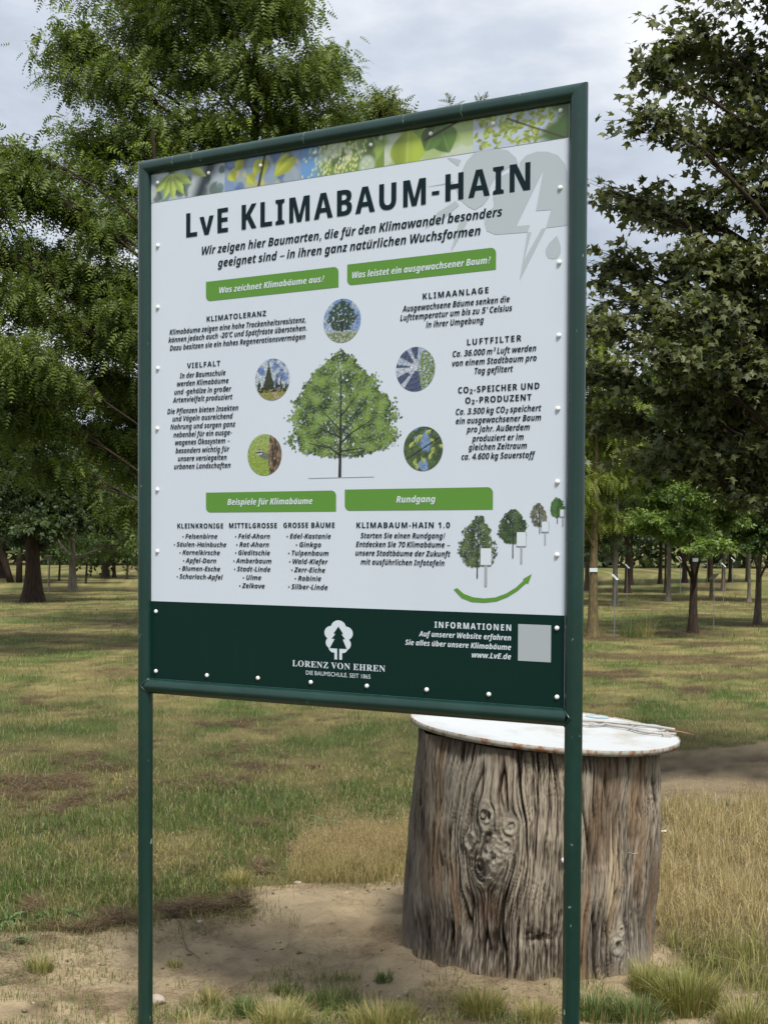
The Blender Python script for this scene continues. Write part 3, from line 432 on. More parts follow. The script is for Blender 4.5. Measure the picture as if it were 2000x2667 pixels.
GL = json.loads(r'''{"b":{"A":[463,[0,0,169,482,293,482,463,0,354,0,319,114,144,114,109,0],[170,199,295,199,259,311,251,340,240,375,232,407,223,374,212,336,204,311]],"B":[451,[60,0,60,480,210,480,294,473,355,453,391,416,404,358,399,320,384,289,361,266,330,255,330,251,373,234,391,220,404,199,413,173,416,139,404,81,369,37,313,9,240,0],[162,289,221,289,258,293,282,304,295,321,300,345,294,368,279,384,253,393,216,396,162,396],[162,84,228,84,267,88,292,102,306,122,310,149,306,173,292,192,266,205,225,209,162,209]],"C":[428,[255,-7,187,1,133,24,91,61,62,110,45,170,39,239,46,307,65,367,97,417,141,455,197,478,264,486,335,477,404,453,371,370,317,392,264,402,212,391,175,358,151,306,144,238,151,171,172,120,209,88,264,78,323,85,386,103,386,18,324,-1]],"D":[497,[60,0,60,480,211,480,281,473,342,453,391,419,427,374,450,315,458,244,441,138,389,61,306,15,196,0],[162,84,206,84,287,101,336,154,353,242,344,311,318,359,275,387,216,396,162,396]],"E":[376,[60,0,60,480,336,480,336,396,162,396,162,291,324,291,324,208,162,208,162,84,336,84,336,0]],"F":[369,[60,0,60,480,335,480,335,396,161,396,161,273,323,273,323,189,161,189,161,0]],"G":[486,[262,-7,167,9,97,56,53,134,39,240,46,311,68,371,104,420,153,456,215,479,289,486,365,478,432,457,398,375,348,394,289,402,247,397,212,381,183,357,162,325,148,285,144,238,147,194,156,155,173,123,197,98,229,83,269,78,305,80,333,85,333,185,242,185,242,269,433,269,433,21,354,1]],"H":[514,[60,0,60,480,162,480,162,291,352,291,352,480,453,480,453,0,352,0,352,207,162,207,162,0]],"I":[261,[21,0,21,58,80,85,80,395,21,422,21,480,240,480,240,422,181,395,181,85,240,58,240,0]],"J":[222,[10,-141,-24,-139,-50,-134,-50,-49,-27,-54,-2,-56,30,-49,43,-39,52,-24,60,30,60,480,162,480,162,31,157,-25,143,-69,120,-102,89,-124,52,-137]],"K":[446,[60,0,60,480,162,480,162,260,181,288,202,316,332,480,445,480,277,267,446,0,330,0,205,202,162,171,162,0]],"L":[379,[60,0,60,480,162,480,162,84,357,84,357,0]],"M":[633,[60,0,60,480,199,480,312,113,314,113,435,480,573,480,573,0,478,0,478,227,479,279,481,335,483,375,480,375,357,0,263,0,148,376,145,376,148,336,150,278,151,223,151,0]],"N":[546,[60,0,60,480,189,480,397,120,399,120,396,187,394,253,394,480,486,480,486,0,357,0,148,363,145,363,149,294,151,226,151,0]],"O":[535,[267,-7,196,1,139,24,95,61,63,111,45,171,39,241,45,311,63,371,95,420,139,456,196,479,268,487,339,479,396,456,440,420,471,370,490,310,496,240,490,171,471,110,440,61,396,24,339,1],[267,79,323,89,361,122,382,173,389,240,382,308,361,359,323,392,268,402,212,392,175,359,153,308,146,240,153,173,175,122,212,89]],"P":[422,[60,0,60,480,214,480,294,470,349,440,381,392,392,330,387,289,374,252,351,219,316,193,268,176,206,171,162,171,162,0],[162,254,195,254,234,258,264,271,282,293,289,326,280,365,253,388,208,396,162,396]],"R":[443,[60,0,60,480,200,480,285,471,345,444,380,399,392,336,388,305,379,278,346,237,302,209,443,0,330,0,216,184,162,184,162,0],[162,267,195,267,238,271,267,283,283,304,289,333,283,362,266,382,236,393,193,396,162,396]],"S":[370,[167,-7,95,1,31,22,31,117,102,90,138,80,175,77,207,81,228,92,240,108,244,128,237,153,217,172,150,207,114,225,77,253,48,293,39,319,36,350,47,407,80,450,131,477,199,486,270,478,341,453,308,373,249,394,195,402,170,398,151,388,140,373,136,353,141,330,158,313,226,277,289,241,312,220,329,196,340,168,343,133,332,76,297,31,242,3]],"T":[389,[144,0,144,395,13,395,13,480,375,480,375,395,245,395,245,0]],"U":[508,[252,-7,168,5,107,42,70,98,57,171,57,480,158,480,158,186,165,136,183,103,213,85,255,79,297,85,327,105,344,138,349,187,349,480,451,480,451,169,445,122,429,80,401,44,363,16,313,-1]],"V":[437,[163,0,0,480,103,480,193,194,200,167,211,125,218,89,225,125,236,167,243,194,334,480,437,480,273,0]],"W":[649,[122,0,0,480,100,480,161,218,170,179,179,132,185,92,191,132,199,177,207,211,277,480,373,480,443,211,450,177,459,132,465,92,471,132,480,179,488,218,549,480,649,480,527,0,412,0,347,252,342,274,335,306,328,339,324,364,321,339,314,307,308,274,302,251,238,0]],"X":[448,[0,0,159,247,10,480,122,480,226,307,327,480,437,480,286,242,448,0,332,0,220,181,109,0]],"Y":[419,[159,0,159,183,0,480,110,480,210,282,310,480,419,480,260,187,260,0]],"Z":[389,[16,0,16,66,246,396,22,396,22,480,367,480,367,414,137,84,373,84,373,0]],"v":[382,[140,0,0,367,105,367,175,158,185,119,189,83,192,83,207,158,277,367,382,367,242,0]],"0":[384,[191,-7,116,10,64,59,34,137,24,240,28,312,40,373,62,421,93,457,136,480,191,487,266,471,318,422,349,344,359,240,355,168,343,107,321,59,290,23,247,1],[191,75,223,85,244,116,255,168,259,240,255,312,244,363,223,395,191,405,159,395,139,363,128,312,125,240,128,168,139,117,159,86]],"1":[384,[176,0,176,277,177,323,179,373,164,358,144,340,89,296,40,357,194,480,277,480,277,0]],"2":[384,[27,0,27,71,147,192,206,254,238,300,248,345,244,370,232,388,213,398,189,402,162,398,136,389,81,353,26,418,70,451,123,476,197,486,241,482,278,469,308,449,330,423,344,392,349,357,345,319,333,284,287,220,215,148,153,90,153,85,362,85,362,0]],"3":[384,[164,-7,90,0,26,19,26,105,90,82,153,74,199,79,229,93,246,115,251,146,241,180,227,192,206,200,136,208,99,208,99,285,136,285,204,294,223,304,235,317,244,350,240,373,228,390,207,401,175,404,143,401,116,393,73,369,26,439,92,473,134,483,183,486,249,479,300,456,332,420,343,372,336,327,313,293,280,268,240,253,240,251,291,238,327,216,350,183,357,140,352,100,337,65,311,35,274,12,225,-2]],"4":[384,[216,0,216,99,11,99,11,170,222,480,315,480,315,178,373,178,373,99,315,99,315,0],[101,178,216,178,216,259,217,297,219,338,220,363,218,363,205,337,189,311]],"5":[384,[162,-7,91,0,33,19,33,107,93,85,158,76,198,81,227,94,245,118,251,152,241,192,208,216,155,224,116,221,83,214,42,235,60,480,320,480,320,394,149,394,140,300,165,304,201,306,243,302,279,289,310,269,333,240,348,204,353,161,341,91,305,38,245,4]],"6":[384,[199,-7,152,-1,110,16,75,44,47,85,29,138,24,203,30,285,51,362,69,396,93,425,124,450,162,469,209,481,264,485,297,484,328,480,328,399,301,404,271,406,218,401,178,387,151,364,132,334,122,298,117,256,121,256,137,278,160,296,188,308,225,312,282,302,325,272,353,224,362,160,351,90,318,38,266,4],[197,75,224,80,245,95,259,121,264,158,260,190,248,214,228,229,199,234,160,224,134,199,124,167,132,124,157,89,175,78]],"7":[384,[75,0,255,394,18,394,18,480,362,480,362,416,181,0]],"8":[384,[192,-7,121,2,67,28,35,68,24,122,30,166,50,201,80,229,116,251,86,273,61,299,44,331,38,371,44,406,60,435,85,457,117,473,153,482,192,486,232,482,268,473,300,457,324,435,340,406,345,370,339,331,321,299,293,274,259,253,308,222,346,180,356,154,360,124,355,87,339,55,313,29,280,9,239,-3],[192,296,232,321,245,339,250,363,246,383,233,399,215,408,191,412,169,408,150,399,138,383,134,363,138,340,151,322],[191,68,224,72,247,84,261,103,266,127,255,159,229,184,196,204,187,209,137,175,122,153,118,128,122,104,136,85,159,72]],"9":[384,[120,-7,87,-6,55,-2,55,79,83,75,113,73,166,77,205,92,233,114,251,144,262,181,267,222,263,222,225,183,197,171,156,167,101,176,58,206,31,254,21,318,32,388,65,441,117,474,185,485,231,479,273,462,309,434,336,393,354,340,360,275,354,193,333,117,315,83,290,53,260,28,221,9,175,-3],[185,244,224,255,250,280,259,311,251,355,227,390,209,400,187,404,160,399,138,383,124,357,120,320,124,288,136,265,156,249]]},"i":{"A":[422,[-40,0,211,480,333,480,381,0,284,0,276,114,121,114,64,0],[162,199,271,199,263,323,260,363,259,404,258,404,243,368,225,329]],"B":[416,[17,0,119,480,259,480,320,473,369,455,400,422,410,373,403,328,383,292,350,266,306,250,306,247,335,235,358,215,373,189,377,156,371,107,353,67,323,37,285,16,240,4,189,0],[179,289,228,289,260,293,285,304,301,323,307,351,293,385,251,396,201,396],[135,84,194,84,227,89,254,102,270,125,276,156,272,178,261,195,243,205,216,209,162,209]],"C":[411,[216,-7,140,6,85,44,51,104,40,181,50,267,80,350,102,387,130,420,163,448,202,469,247,482,297,487,374,479,438,453,399,371,352,393,297,402,259,397,227,382,201,359,179,330,151,260,142,187,148,139,165,105,194,85,236,79,292,86,347,104,347,19,293,2]],"D":[455,[17,0,119,480,248,480,327,468,385,433,422,376,434,298,426,213,403,140,364,81,311,37,245,9,165,0],[135,84,170,84,220,91,261,113,292,147,314,190,327,240,331,293,325,339,307,371,277,390,239,396,201,396]],"E":[364,[17,0,119,480,387,480,369,396,201,396,179,291,336,291,318,208,161,208,135,84,303,84,285,0]],"F":[357,[17,0,119,480,385,480,368,396,201,396,175,273,330,273,312,189,157,189,118,0]],"G":[463,[218,-7,143,5,87,41,52,100,40,180,45,240,58,297,80,349,111,395,151,433,199,462,256,481,321,487,391,479,455,455,418,372,369,393,316,401,275,396,239,382,210,360,185,332,167,299,153,263,142,188,148,141,165,107,195,86,239,79,268,81,295,87,316,185,229,185,247,269,432,269,379,19,309,1]],"I":[257,[-19,0,-7,58,54,85,120,395,70,422,82,480,294,480,282,422,220,395,154,85,205,58,193,0]],"J":[222,[-44,-141,-79,-138,-105,-132,-105,-49,-81,-54,-52,-56,-22,-51,1,-36,19,-10,30,27,126,480,226,480,127,13,104,-58,68,-105,19,-132]],"K":[412,[17,0,119,480,219,480,169,248,220,316,355,480,473,480,279,250,374,0,263,0,194,194,153,171,118,0]],"L":[348,[17,0,119,480,219,480,135,84,303,84,285,0]],"M":[591,[17,0,119,480,251,480,273,121,275,121,455,480,594,480,493,0,401,0,449,227,460,276,472,327,484,371,482,371,295,0,203,0,183,371,180,371,175,333,166,279,154,223,107,0]],"N":[507,[17,0,119,480,236,480,347,126,350,126,356,162,364,209,372,253,420,480,510,480,409,0,297,0,180,363,177,363,174,344,169,307,162,265,155,226,107,0]],"O":[490,[218,-7,141,6,86,43,52,101,40,176,44,232,55,287,75,340,102,388,137,428,181,460,233,480,294,487,371,475,425,438,458,381,469,308,466,250,455,193,436,140,409,92,375,51,331,20,279,0],[226,79,263,86,297,106,326,140,348,185,363,241,367,305,362,345,347,376,321,396,286,402,256,398,229,384,204,363,183,335,153,263,142,176,148,134,165,103,191,85]],"P":[410,[17,0,119,480,253,480,305,475,346,462,377,441,397,413,409,379,413,340,406,288,385,245,353,212,311,189,261,175,204,171,153,171,118,0],[171,254,212,254,253,259,285,276,305,302,312,337,296,381,248,396,201,396]],"R":[409,[17,0,119,480,236,480,301,472,350,449,382,408,392,348,385,296,362,255,328,224,287,203,372,0,263,0,195,184,156,184,118,0],[174,267,199,267,238,271,266,285,284,309,290,343,274,383,226,396,201,396]],"S":[356,[130,-7,64,1,13,23,13,113,72,87,131,77,162,80,187,90,203,106,209,130,205,154,193,173,151,208,112,240,81,283,72,310,69,340,74,381,89,416,114,445,147,467,187,482,234,486,303,478,364,454,328,377,279,396,234,402,209,398,189,387,176,370,172,348,176,325,187,307,231,273,266,246,290,216,305,181,310,142,304,96,286,58,257,30,221,9,178,-3]],"T":[357,[87,0,171,395,55,395,73,480,404,480,386,395,271,395,187,0]],"U":[464,[198,-7,133,3,85,30,56,73,46,128,47,152,51,177,116,480,216,480,152,178,146,137,162,93,208,79,246,85,274,104,293,135,306,179,370,480,470,480,404,169,390,121,369,79,341,43,303,16,256,-1]],"V":[396,[102,0,60,480,157,480,174,191,175,144,173,98,176,98,192,144,212,191,353,480,457,480,212,0]],"W":[600,[75,0,60,480,154,480,156,218,155,162,152,104,154,104,175,160,195,211,316,480,405,480,412,211,412,181,411,143,409,104,412,104,433,164,454,218,562,480,664,480,451,0,338,0,332,218,331,284,332,334,329,334,292,236,186,0]],"Z":[360,[-20,0,-7,66,247,396,69,396,87,480,394,480,380,413,124,84,319,84,302,0]],"a":[399,[133,-7,107,-3,83,6,61,24,44,49,33,83,30,126,33,171,42,215,56,257,76,294,100,327,129,352,162,368,199,373,231,370,256,359,276,342,290,320,293,320,312,367,388,367,310,0,236,0,240,48,238,48,193,8,165,-3],[172,73,191,77,210,89,239,131,257,185,262,240,259,261,250,278,235,290,216,293,199,290,182,279,155,241,136,189,130,131,140,88]],"b":[400,[200,-7,168,-3,143,8,124,25,109,47,107,47,88,0,12,0,120,510,219,510,199,416,191,384,181,349,171,318,174,318,212,357,236,369,267,373,293,370,317,360,338,343,355,318,366,284,370,240,367,196,358,152,343,110,324,72,299,40,270,15,237,-1],[183,73,201,77,217,88,245,126,263,178,270,236,259,279,227,293,205,289,186,276,158,232,143,178,138,131,141,107,150,89,165,77]],"c":[324,[166,-7,130,-3,97,7,69,25,48,50,34,85,30,128,33,177,42,222,58,264,80,300,108,331,141,354,180,369,224,373,282,367,331,350,301,275,266,288,228,293,199,288,175,270,155,244,141,211,130,136,133,109,144,89,162,77,186,73,232,81,276,100,276,19,227,0]],"d":[399,[133,-7,107,-3,83,6,61,24,44,49,33,83,30,127,33,171,42,215,56,257,76,295,100,327,129,352,162,368,199,373,229,370,251,358,283,320,285,320,286,334,289,363,294,393,319,510,418,510,310,0,234,0,240,48,238,48,193,8,166,-3],[175,73,196,78,215,91,241,135,257,189,262,236,259,259,250,278,235,290,216,293,199,290,182,279,155,241,136,189,130,131,141,88]],"e":[374,[175,-7,116,2,70,29,40,73,30,135,33,180,43,224,59,264,82,300,111,330,146,354,187,368,234,373,288,366,327,345,350,313,357,273,344,221,305,181,240,154,146,146,130,146,129,139,129,132,133,106,146,85,167,72,194,68,246,75,302,96,302,21,244,0],[140,212,155,212,204,217,237,230,256,249,263,271,254,294,228,302,192,291,160,259]],"f":[251,[-15,-161,-72,-153,-72,-74,-34,-81,-15,-77,1,-67,14,-50,22,-25,89,291,36,291,46,339,105,367,111,394,131,451,160,487,198,507,246,514,288,509,324,498,298,424,278,431,254,435,237,431,224,421,208,387,204,367,276,367,260,291,188,291,118,-40,95,-101,77,-126,53,-145,23,-157]],"g":[399,[128,-161,60,-155,9,-138,9,-52,63,-73,123,-80,154,-76,179,-64,198,-44,210,-15,212,-5,222,29,228,49,226,49,185,10,160,-3,128,-7,103,-3,80,7,59,25,43,51,33,84,30,126,33,171,42,215,56,257,76,294,100,327,129,352,162,368,197,373,229,370,254,359,290,320,293,320,312,367,388,367,308,-9,292,-60,270,-100,243,-128,210,-147,171,-158],[176,73,196,77,213,89,239,130,256,183,262,236,259,259,250,278,236,290,217,293,199,290,182,279,155,241,136,189,130,131,133,106,142,88,157,77]],"h":[406,[12,0,120,510,219,510,200,422,190,379,178,340,171,318,174,318,219,358,246,370,277,373,318,366,348,345,366,311,371,268,364,209,320,0,222,0,267,214,272,253,263,283,236,293,215,289,196,274,165,223,143,152,111,0]],"i":[199,[155,412,120,421,109,434,105,453,109,478,121,496,140,507,165,510,199,502,211,490,214,471,211,447,200,428,181,416],[12,0,90,367,189,367,111,0]],"j":[199,[156,412,121,421,110,434,106,453,110,478,122,496,141,507,166,510,200,502,211,490,215,471,211,447,200,428,182,416],[-30,-161,-87,-153,-87,-74,-49,-81,-30,-77,-14,-67,-1,-50,7,-25,91,367,189,367,103,-40,81,-101,62,-126,39,-145,8,-157]],"k":[381,[12,0,120,510,219,510,171,283,161,244,150,211,153,211,302,367,414,367,251,201,345,0,234,0,175,138,135,114,111,0]],"l":[199,[12,0,120,510,219,510,111,0]],"m":[608,[12,0,90,367,165,367,158,299,161,299,184,329,211,353,241,368,277,373,310,368,335,354,352,330,363,299,365,299,388,329,415,353,446,368,482,373,522,366,551,345,568,311,574,268,566,209,522,0,424,0,469,214,474,253,466,283,442,293,421,289,402,275,370,224,349,152,317,0,218,0,263,214,269,253,261,283,236,293,215,289,196,274,165,223,143,152,111,0]],"n":[406,[12,0,90,367,165,367,158,299,161,299,184,329,211,353,241,368,277,373,318,366,348,345,366,311,371,268,364,209,320,0,222,0,267,214,272,253,263,283,236,293,215,289,196,274,165,223,143,152,111,0]],"o":[393,[170,-7,131,-2,97,10,69,31,47,59,34,94,30,134,33,181,42,226,57,267,78,303,105,332,139,355,178,369,224,373,282,364,326,335,354,289,363,228,352,140,337,100,317,64,290,35,256,12,216,-2],[178,74,203,79,225,96,242,121,254,153,264,228,261,254,254,274,239,288,217,293,196,289,178,278,150,238,134,187,129,134,141,89]],"p":[400,[-22,-161,90,367,165,367,160,311,163,311,206,354,234,369,267,373,293,370,317,360,338,343,355,318,366,284,370,240,367,196,358,151,343,110,324,72,299,40,270,15,237,-1,200,-7,170,-3,148,9,117,47,114,47,109,-2,100,-50,77,-161],[183,73,201,77,217,88,245,126,263,178,270,236,259,279,227,293,205,289,186,276,158,232,143,179,138,131,141,107,150,89,165,77]],"r":[283,[12,0,90,367,165,367,158,299,162,299,186,330,212,354,242,368,276,373,293,372,308,370,286,275,272,278,253,280,218,273,187,251,162,214,146,164,111,0]],"s":[318,[118,-7,56,-2,7,15,7,96,58,74,112,66,154,76,167,89,172,106,161,130,117,160,64,200,50,225,46,257,55,307,83,344,127,366,185,373,246,366,304,343,272,272,231,291,187,300,158,292,149,282,146,269,156,246,195,222,226,203,251,182,267,155,272,121,262,65,230,26,181,1]],"t":[275,[134,-7,96,-2,65,12,46,38,39,78,43,115,81,291,31,291,40,340,105,367,148,445,212,445,195,367,288,367,272,291,179,291,142,115,140,97,148,79,169,73,194,76,222,85,222,11,184,-2]],"u":[406,[130,-7,89,0,59,22,42,55,36,99,38,130,44,169,86,367,185,367,140,152,134,113,143,83,170,73,191,78,211,92,242,144,263,215,296,367,394,367,316,0,241,0,248,68,244,68,222,38,196,14,165,-2]],"v":[344,[79,0,34,367,130,367,145,175,147,139,147,99,150,99,164,137,179,172,277,367,383,367,185,0]],"w":[529,[58,0,41,367,133,367,134,204,134,151,131,93,134,93,146,131,160,168,169,191,244,367,352,367,352,191,352,144,349,93,352,93,364,130,378,171,391,204,463,367,563,367,390,0,281,0,279,171,280,204,281,245,283,282,279,282,267,246,253,208,240,177,164,0]],"x":[357,[-33,0,124,188,50,367,156,367,193,257,273,367,390,367,236,183,316,0,210,0,169,112,82,0]],"y":[349,[2,-161,-27,-160,-46,-155,-46,-77,-29,-79,-8,-81,21,-76,44,-62,79,-16,87,0,34,367,130,367,148,197,152,147,152,101,155,101,169,140,191,190,276,367,383,367,161,-52,128,-101,91,-135,49,-155]],"z":[306,[-15,0,-4,59,185,290,54,290,71,367,317,367,303,301,118,77,261,77,245,0]]},"s":{"L":[426,[15,0,15,17,45,22,62,32,72,50,75,81,75,379,71,407,62,425,44,434,16,439,16,455,250,455,250,439,208,434,196,427,188,416,182,379,182,83,185,47,200,31,234,28,278,31,315,40,345,56,370,80,391,112,409,154,427,154,402,0]],"O":[525,[261,-11,213,-6,169,7,129,29,94,58,66,93,45,134,32,179,28,228,32,276,45,321,66,362,95,397,130,426,170,448,216,462,265,466,313,462,357,448,397,427,431,399,459,364,481,323,494,277,498,228,494,179,481,134,459,93,430,58,395,29,355,7,310,-6],[265,12,328,36,367,108,379,228,371,321,348,389,310,430,260,443,196,419,158,347,145,228,153,135,177,67,215,26]],"R":[473,[15,0,15,17,45,22,62,32,72,50,75,81,75,379,71,406,62,424,44,434,16,439,16,455,217,455,305,448,367,426,405,388,417,334,406,285,372,248,315,224,432,50,452,26,478,17,480,17,480,0,338,0,201,212,182,212,182,81,185,50,194,32,212,22,242,17,242,0],[182,234,203,234,249,240,280,258,298,290,304,336,295,389,268,421,224,431,202,429,190,422,182,385]],"E":[442,[14,0,14,17,44,20,62,30,72,48,75,78,75,369,72,405,62,425,44,435,16,439,16,455,399,455,399,320,383,320,369,373,340,406,295,424,232,430,200,428,186,417,183,388,183,246,193,246,232,252,259,269,277,300,288,345,304,345,304,118,287,118,273,181,259,201,241,213,185,222,183,222,183,67,185,47,192,35,230,28,276,30,313,39,345,53,371,75,393,105,411,143,430,143,402,0]],"N":[494,[403,-11,107,350,107,79,110,49,119,31,136,21,167,17,167,0,18,0,18,17,54,23,71,41,76,79,76,388,36,433,18,439,18,455,156,455,391,169,391,377,386,414,369,431,331,439,331,455,480,455,480,439,450,434,433,425,425,407,422,377,422,-11]],"Z":[442,[20,0,20,11,276,430,214,430,141,420,115,407,94,386,76,356,61,316,44,316,57,455,406,455,406,443,153,29,239,29,302,37,349,61,384,103,407,164,424,164,407,0]],"V":[428,[212,-13,44,381,22,420,8,432,-14,439,-14,455,211,455,211,439,166,432,156,423,152,410,161,378,259,143,348,377,355,409,351,423,342,432,299,439,299,455,442,455,442,439,423,436,408,427,382,383,230,-13]],"H":[523,[15,0,15,17,45,22,62,32,72,50,75,81,75,379,71,406,62,424,44,434,16,439,16,455,242,455,242,439,204,432,187,415,182,379,182,251,342,251,342,379,337,415,320,432,282,439,282,455,507,455,507,439,478,434,461,424,452,407,449,379,449,81,452,52,461,33,478,22,507,17,507,0,282,0,282,17,311,21,329,31,339,49,342,81,342,221,182,221,182,81,185,50,194,32,212,22,242,17,242,0]]},"r":{"D":[750,[76,0,342,0,536,50,660,175,704,341,666,501,547,629,341,682,76,682],[174,594,325,594,482,559,573,467,603,341,582,238,499,135,330,88,174,88]],"I":[250,[174,682,76,682,76,0,174,0]],"E":[500,[462,682,75,682,75,0,471,0,471,88,173,88,173,300,452,300,452,388,173,388,173,594,462,594]],"B":[563,[75,0,309,0,446,29,520,97,543,182,523,265,467,326,379,360,379,362,438,397,472,445,483,508,461,591,393,656,273,682,75,682],[173,594,263,594,334,581,371,546,382,499,366,438,318,402,238,390,173,390],[173,302,291,302,376,288,426,251,442,196,430,145,385,105,296,88,173,88]],"A":[667,[362,686,293,686,0,0,100,0,186,201,476,201,567,0,667,0],[326,536,436,289,224,289]],"U":[708,[648,682,550,682,550,285,542,200,507,136,443,97,347,81,266,95,200,139,168,192,159,279,159,682,61,682,61,258,103,106,207,19,345,-9,514,26,615,122,648,268]],"M":[781,[709,682,618,682,391,402,165,682,73,682,73,0,171,0,171,531,173,531,383,267,399,267,609,531,611,531,611,0,709,0]],"S":[458,[399,643,324,679,247,691,138,668,66,606,40,509,116,368,259,275,335,165,323,126,287,93,224,79,159,90,98,124,44,178,44,54,133,6,235,-9,333,15,401,80,426,176,350,333,207,422,131,522,145,564,183,593,239,603,315,588,399,532]],"C":[708,[656,635,530,678,422,691,229,644,97,517,48,331,87,179,207,47,416,-9,555,8,663,51,663,158,544,101,425,81,281,114,184,205,149,340,185,474,281,567,421,601,537,584,656,530]],"H":[729,[653,682,555,682,555,385,173,385,173,682,75,682,75,0,173,0,173,297,555,297,555,0,653,0]],"L":[490,[172,682,74,682,74,0,480,0,480,88,172,88]],".":[219,[109,111,67,93,49,51,67,9,109,-9,151,9,169,51,151,93]],"T":[604,[587,682,17,682,17,594,253,594,253,0,351,0,351,594,587,594]],"1":[500,[300,682,202,682,202,0,300,0]],"8":[500,[468,184,457,250,426,306,373,348,421,391,449,441,458,493,431,595,360,665,257,691,150,665,76,596,48,495,69,414,129,348,75,305,43,251,32,185,61,86,140,17,252,-9,362,17,439,86],[360,495,345,444,307,407,253,393,199,408,161,445,146,497,160,550,198,585,255,598,309,584,346,548],[370,192,356,139,316,99,250,84,188,98,146,136,130,192,145,248,187,286,252,300,313,286,355,248]],"6":[500,[317,691,168,558,75,402,44,233,72,106,149,22,264,-9,365,19,437,93,465,195,440,297,372,368,274,394,214,385,167,366,212,461,285,547,376,616],[146,265,200,294,254,301,312,287,352,250,367,196,353,137,315,98,258,84,192,106,148,168]],"5":[500,[404,682,101,682,101,327,230,331,311,285,340,207,321,145,270,101,199,84,124,97,50,134,50,33,133,1,215,-9,330,20,409,96,438,209,408,322,323,400,190,423,190,594,404,594]]},"q":{"?":[333,[82,595,126,601,174,582,192,534,163,448,109,363,80,267,94,212,139,175,172,284,248,406,290,546,274,612,223,668,129,691],[154,111,112,93,94,51,112,9,154,-9,196,9,214,51,196,93]]},"z":{"𝝱":[404,[49,-143,49,300,56,379,79,429,120,464,162,481,212,486,254,482,289,470,318,452,340,427,353,397,358,363,342,304,293,257,333,235,361,208,377,172,383,129,373,70,345,25,300,-3,241,-12,187,-3,144,25,144,-143],[216,66,245,71,267,85,281,107,285,138,277,179,251,204,208,212,191,212,191,286,206,286,228,291,247,305,259,327,263,354,259,376,248,394,230,405,208,409,178,403,158,387,148,351,144,286,144,212,148,141,158,97,180,74]],"ß":[403,[64,0,64,480,339,480,339,0],[98,34,306,34,306,445,98,445]]}}''')
SHEAR = .21
def glyph(ch, st):
    """contours of one character and its advance, in font units (capital height about 714)"""
    k = CAPH[st]
    def dot(x, y, r): return [v for q in range(10) for v in (x + r * math.cos(q * .6283), y + r * math.sin(q * .6283))]
    if ch == ' ': return .24 * k * 1.45, []
    comb = {'ä': 'a', 'ö': 'o', 'ü': 'u', 'Ö': 'O', 'Ä': 'A'}
    sh = SHEAR if st == 'i' else 0
    if ch in comb:
        a, cs = glyph(comb[ch], st); up = (.93 if ch.isupper() and ch not in 'ÖÄ' else (1.14 if ch in 'ÖÄ' else .93)) * k
        cx = a / 2 + sh * up; return a, cs + [dot(cx - .15 * k, up, .078 * k), dot(cx + .15 * k, up, .078 * k)]
    def rect(x0, x1, y0, y1): return [x0 + sh*y0, y0, x1 + sh*y0, y0, x1 + sh*y1, y1, x0 + sh*y1, y1]
    if ch == '-': return .46 * k, [rect(.07*k, .39*k, .30*k, .44*k)]
    if ch == '–': return .74 * k, [rect(.05*k, .68*k, .32*k, .43*k)]
    if ch == '.': return .36 * k, [dot(.16*k, .085*k, .095*k)]
    if ch == ',': return .36 * k, [[.10*k, .16*k, .27*k, .16*k, .24*k, .03*k, .12*k, -.19*k, .02*k, -.19*k, .09*k, 0]]
    if ch == '!': return .40 * k, [dot(.17*k, .085*k, .095*k), rect(.10*k, .25*k, .28*k, k)]
    if ch == '•': return .32 * k, [dot(.13*k, .40*k, .15*k)]
    if ch == '°':
        a = dot(.25*k + sh*.8*k, .86*k, .16*k); b_ = dot(.25*k + sh*.8*k, .86*k, .08*k); return .46 * k, [a, b_]
    if ch == '³': a, cs = glyph('3', st); return a * .62, [[(v * .6 if q % 2 == 0 else v * .6 + .5 * k) + (sh * .5 * k if q % 2 == 0 else 0) for q, v in enumerate(c)] for c in cs]
    if ch == '₂': a, cs = glyph('2', st); return a * .8, [[v * .75 if q % 2 == 0 else v * .75 - .17 * k for q, v in enumerate(c)] for c in cs]
    if ch == '?':
        g = GL['q']['?']; f_ = k / 500.
        return g[0] * GSC['q'] * k, [[(c[q] + sh * c[q + 1]) * GSC['q'] * k if z == 0 else c[q + 1] * GSC['q'] * k for q in range(0, len(c), 2) for z in (0, 1)] for c in g[1:]]
    if ch == 'ß':
        g = GL['z']['\U0001D771']; s_ = k / CAPH['b']
        return g[0] * s_, [[(c[q] + sh * max(c[q + 1], 0)) * s_ if z == 0 else max(c[q + 1], 0) * s_ for q in range(0, len(c), 2) for z in (0, 1)] for c in g[1:]]
    if ch in GL[st]: g = GL[st][ch]; return g[0], g[1:]
    g = GL['b'].get(ch) or GL['i'].get(ch)
    s_ = k / CAPH['b']
    if st == 'i': return g[0] * s_, [[(c[q] + SHEAR * c[q + 1]) * s_ if z == 0 else c[q + 1] * s_ for q in range(0, len(c), 2) for z in (0, 1)] for c in g[1:]]
    return g[0] * s_, [[v * s_ for v in c] for c in g[1:]]
CAPH = {}
for _k, _c in (('b', 'L'), ('i', 'L'), ('s', 'E'), ('r', 'E')):
    CAPH[_k] = max(max(c[1::2]) for c in GL[_k][_c][1:])
GSC = {'q': 1.0 / max(max(c[1::2]) for c in GL['q']['?'][1:])}
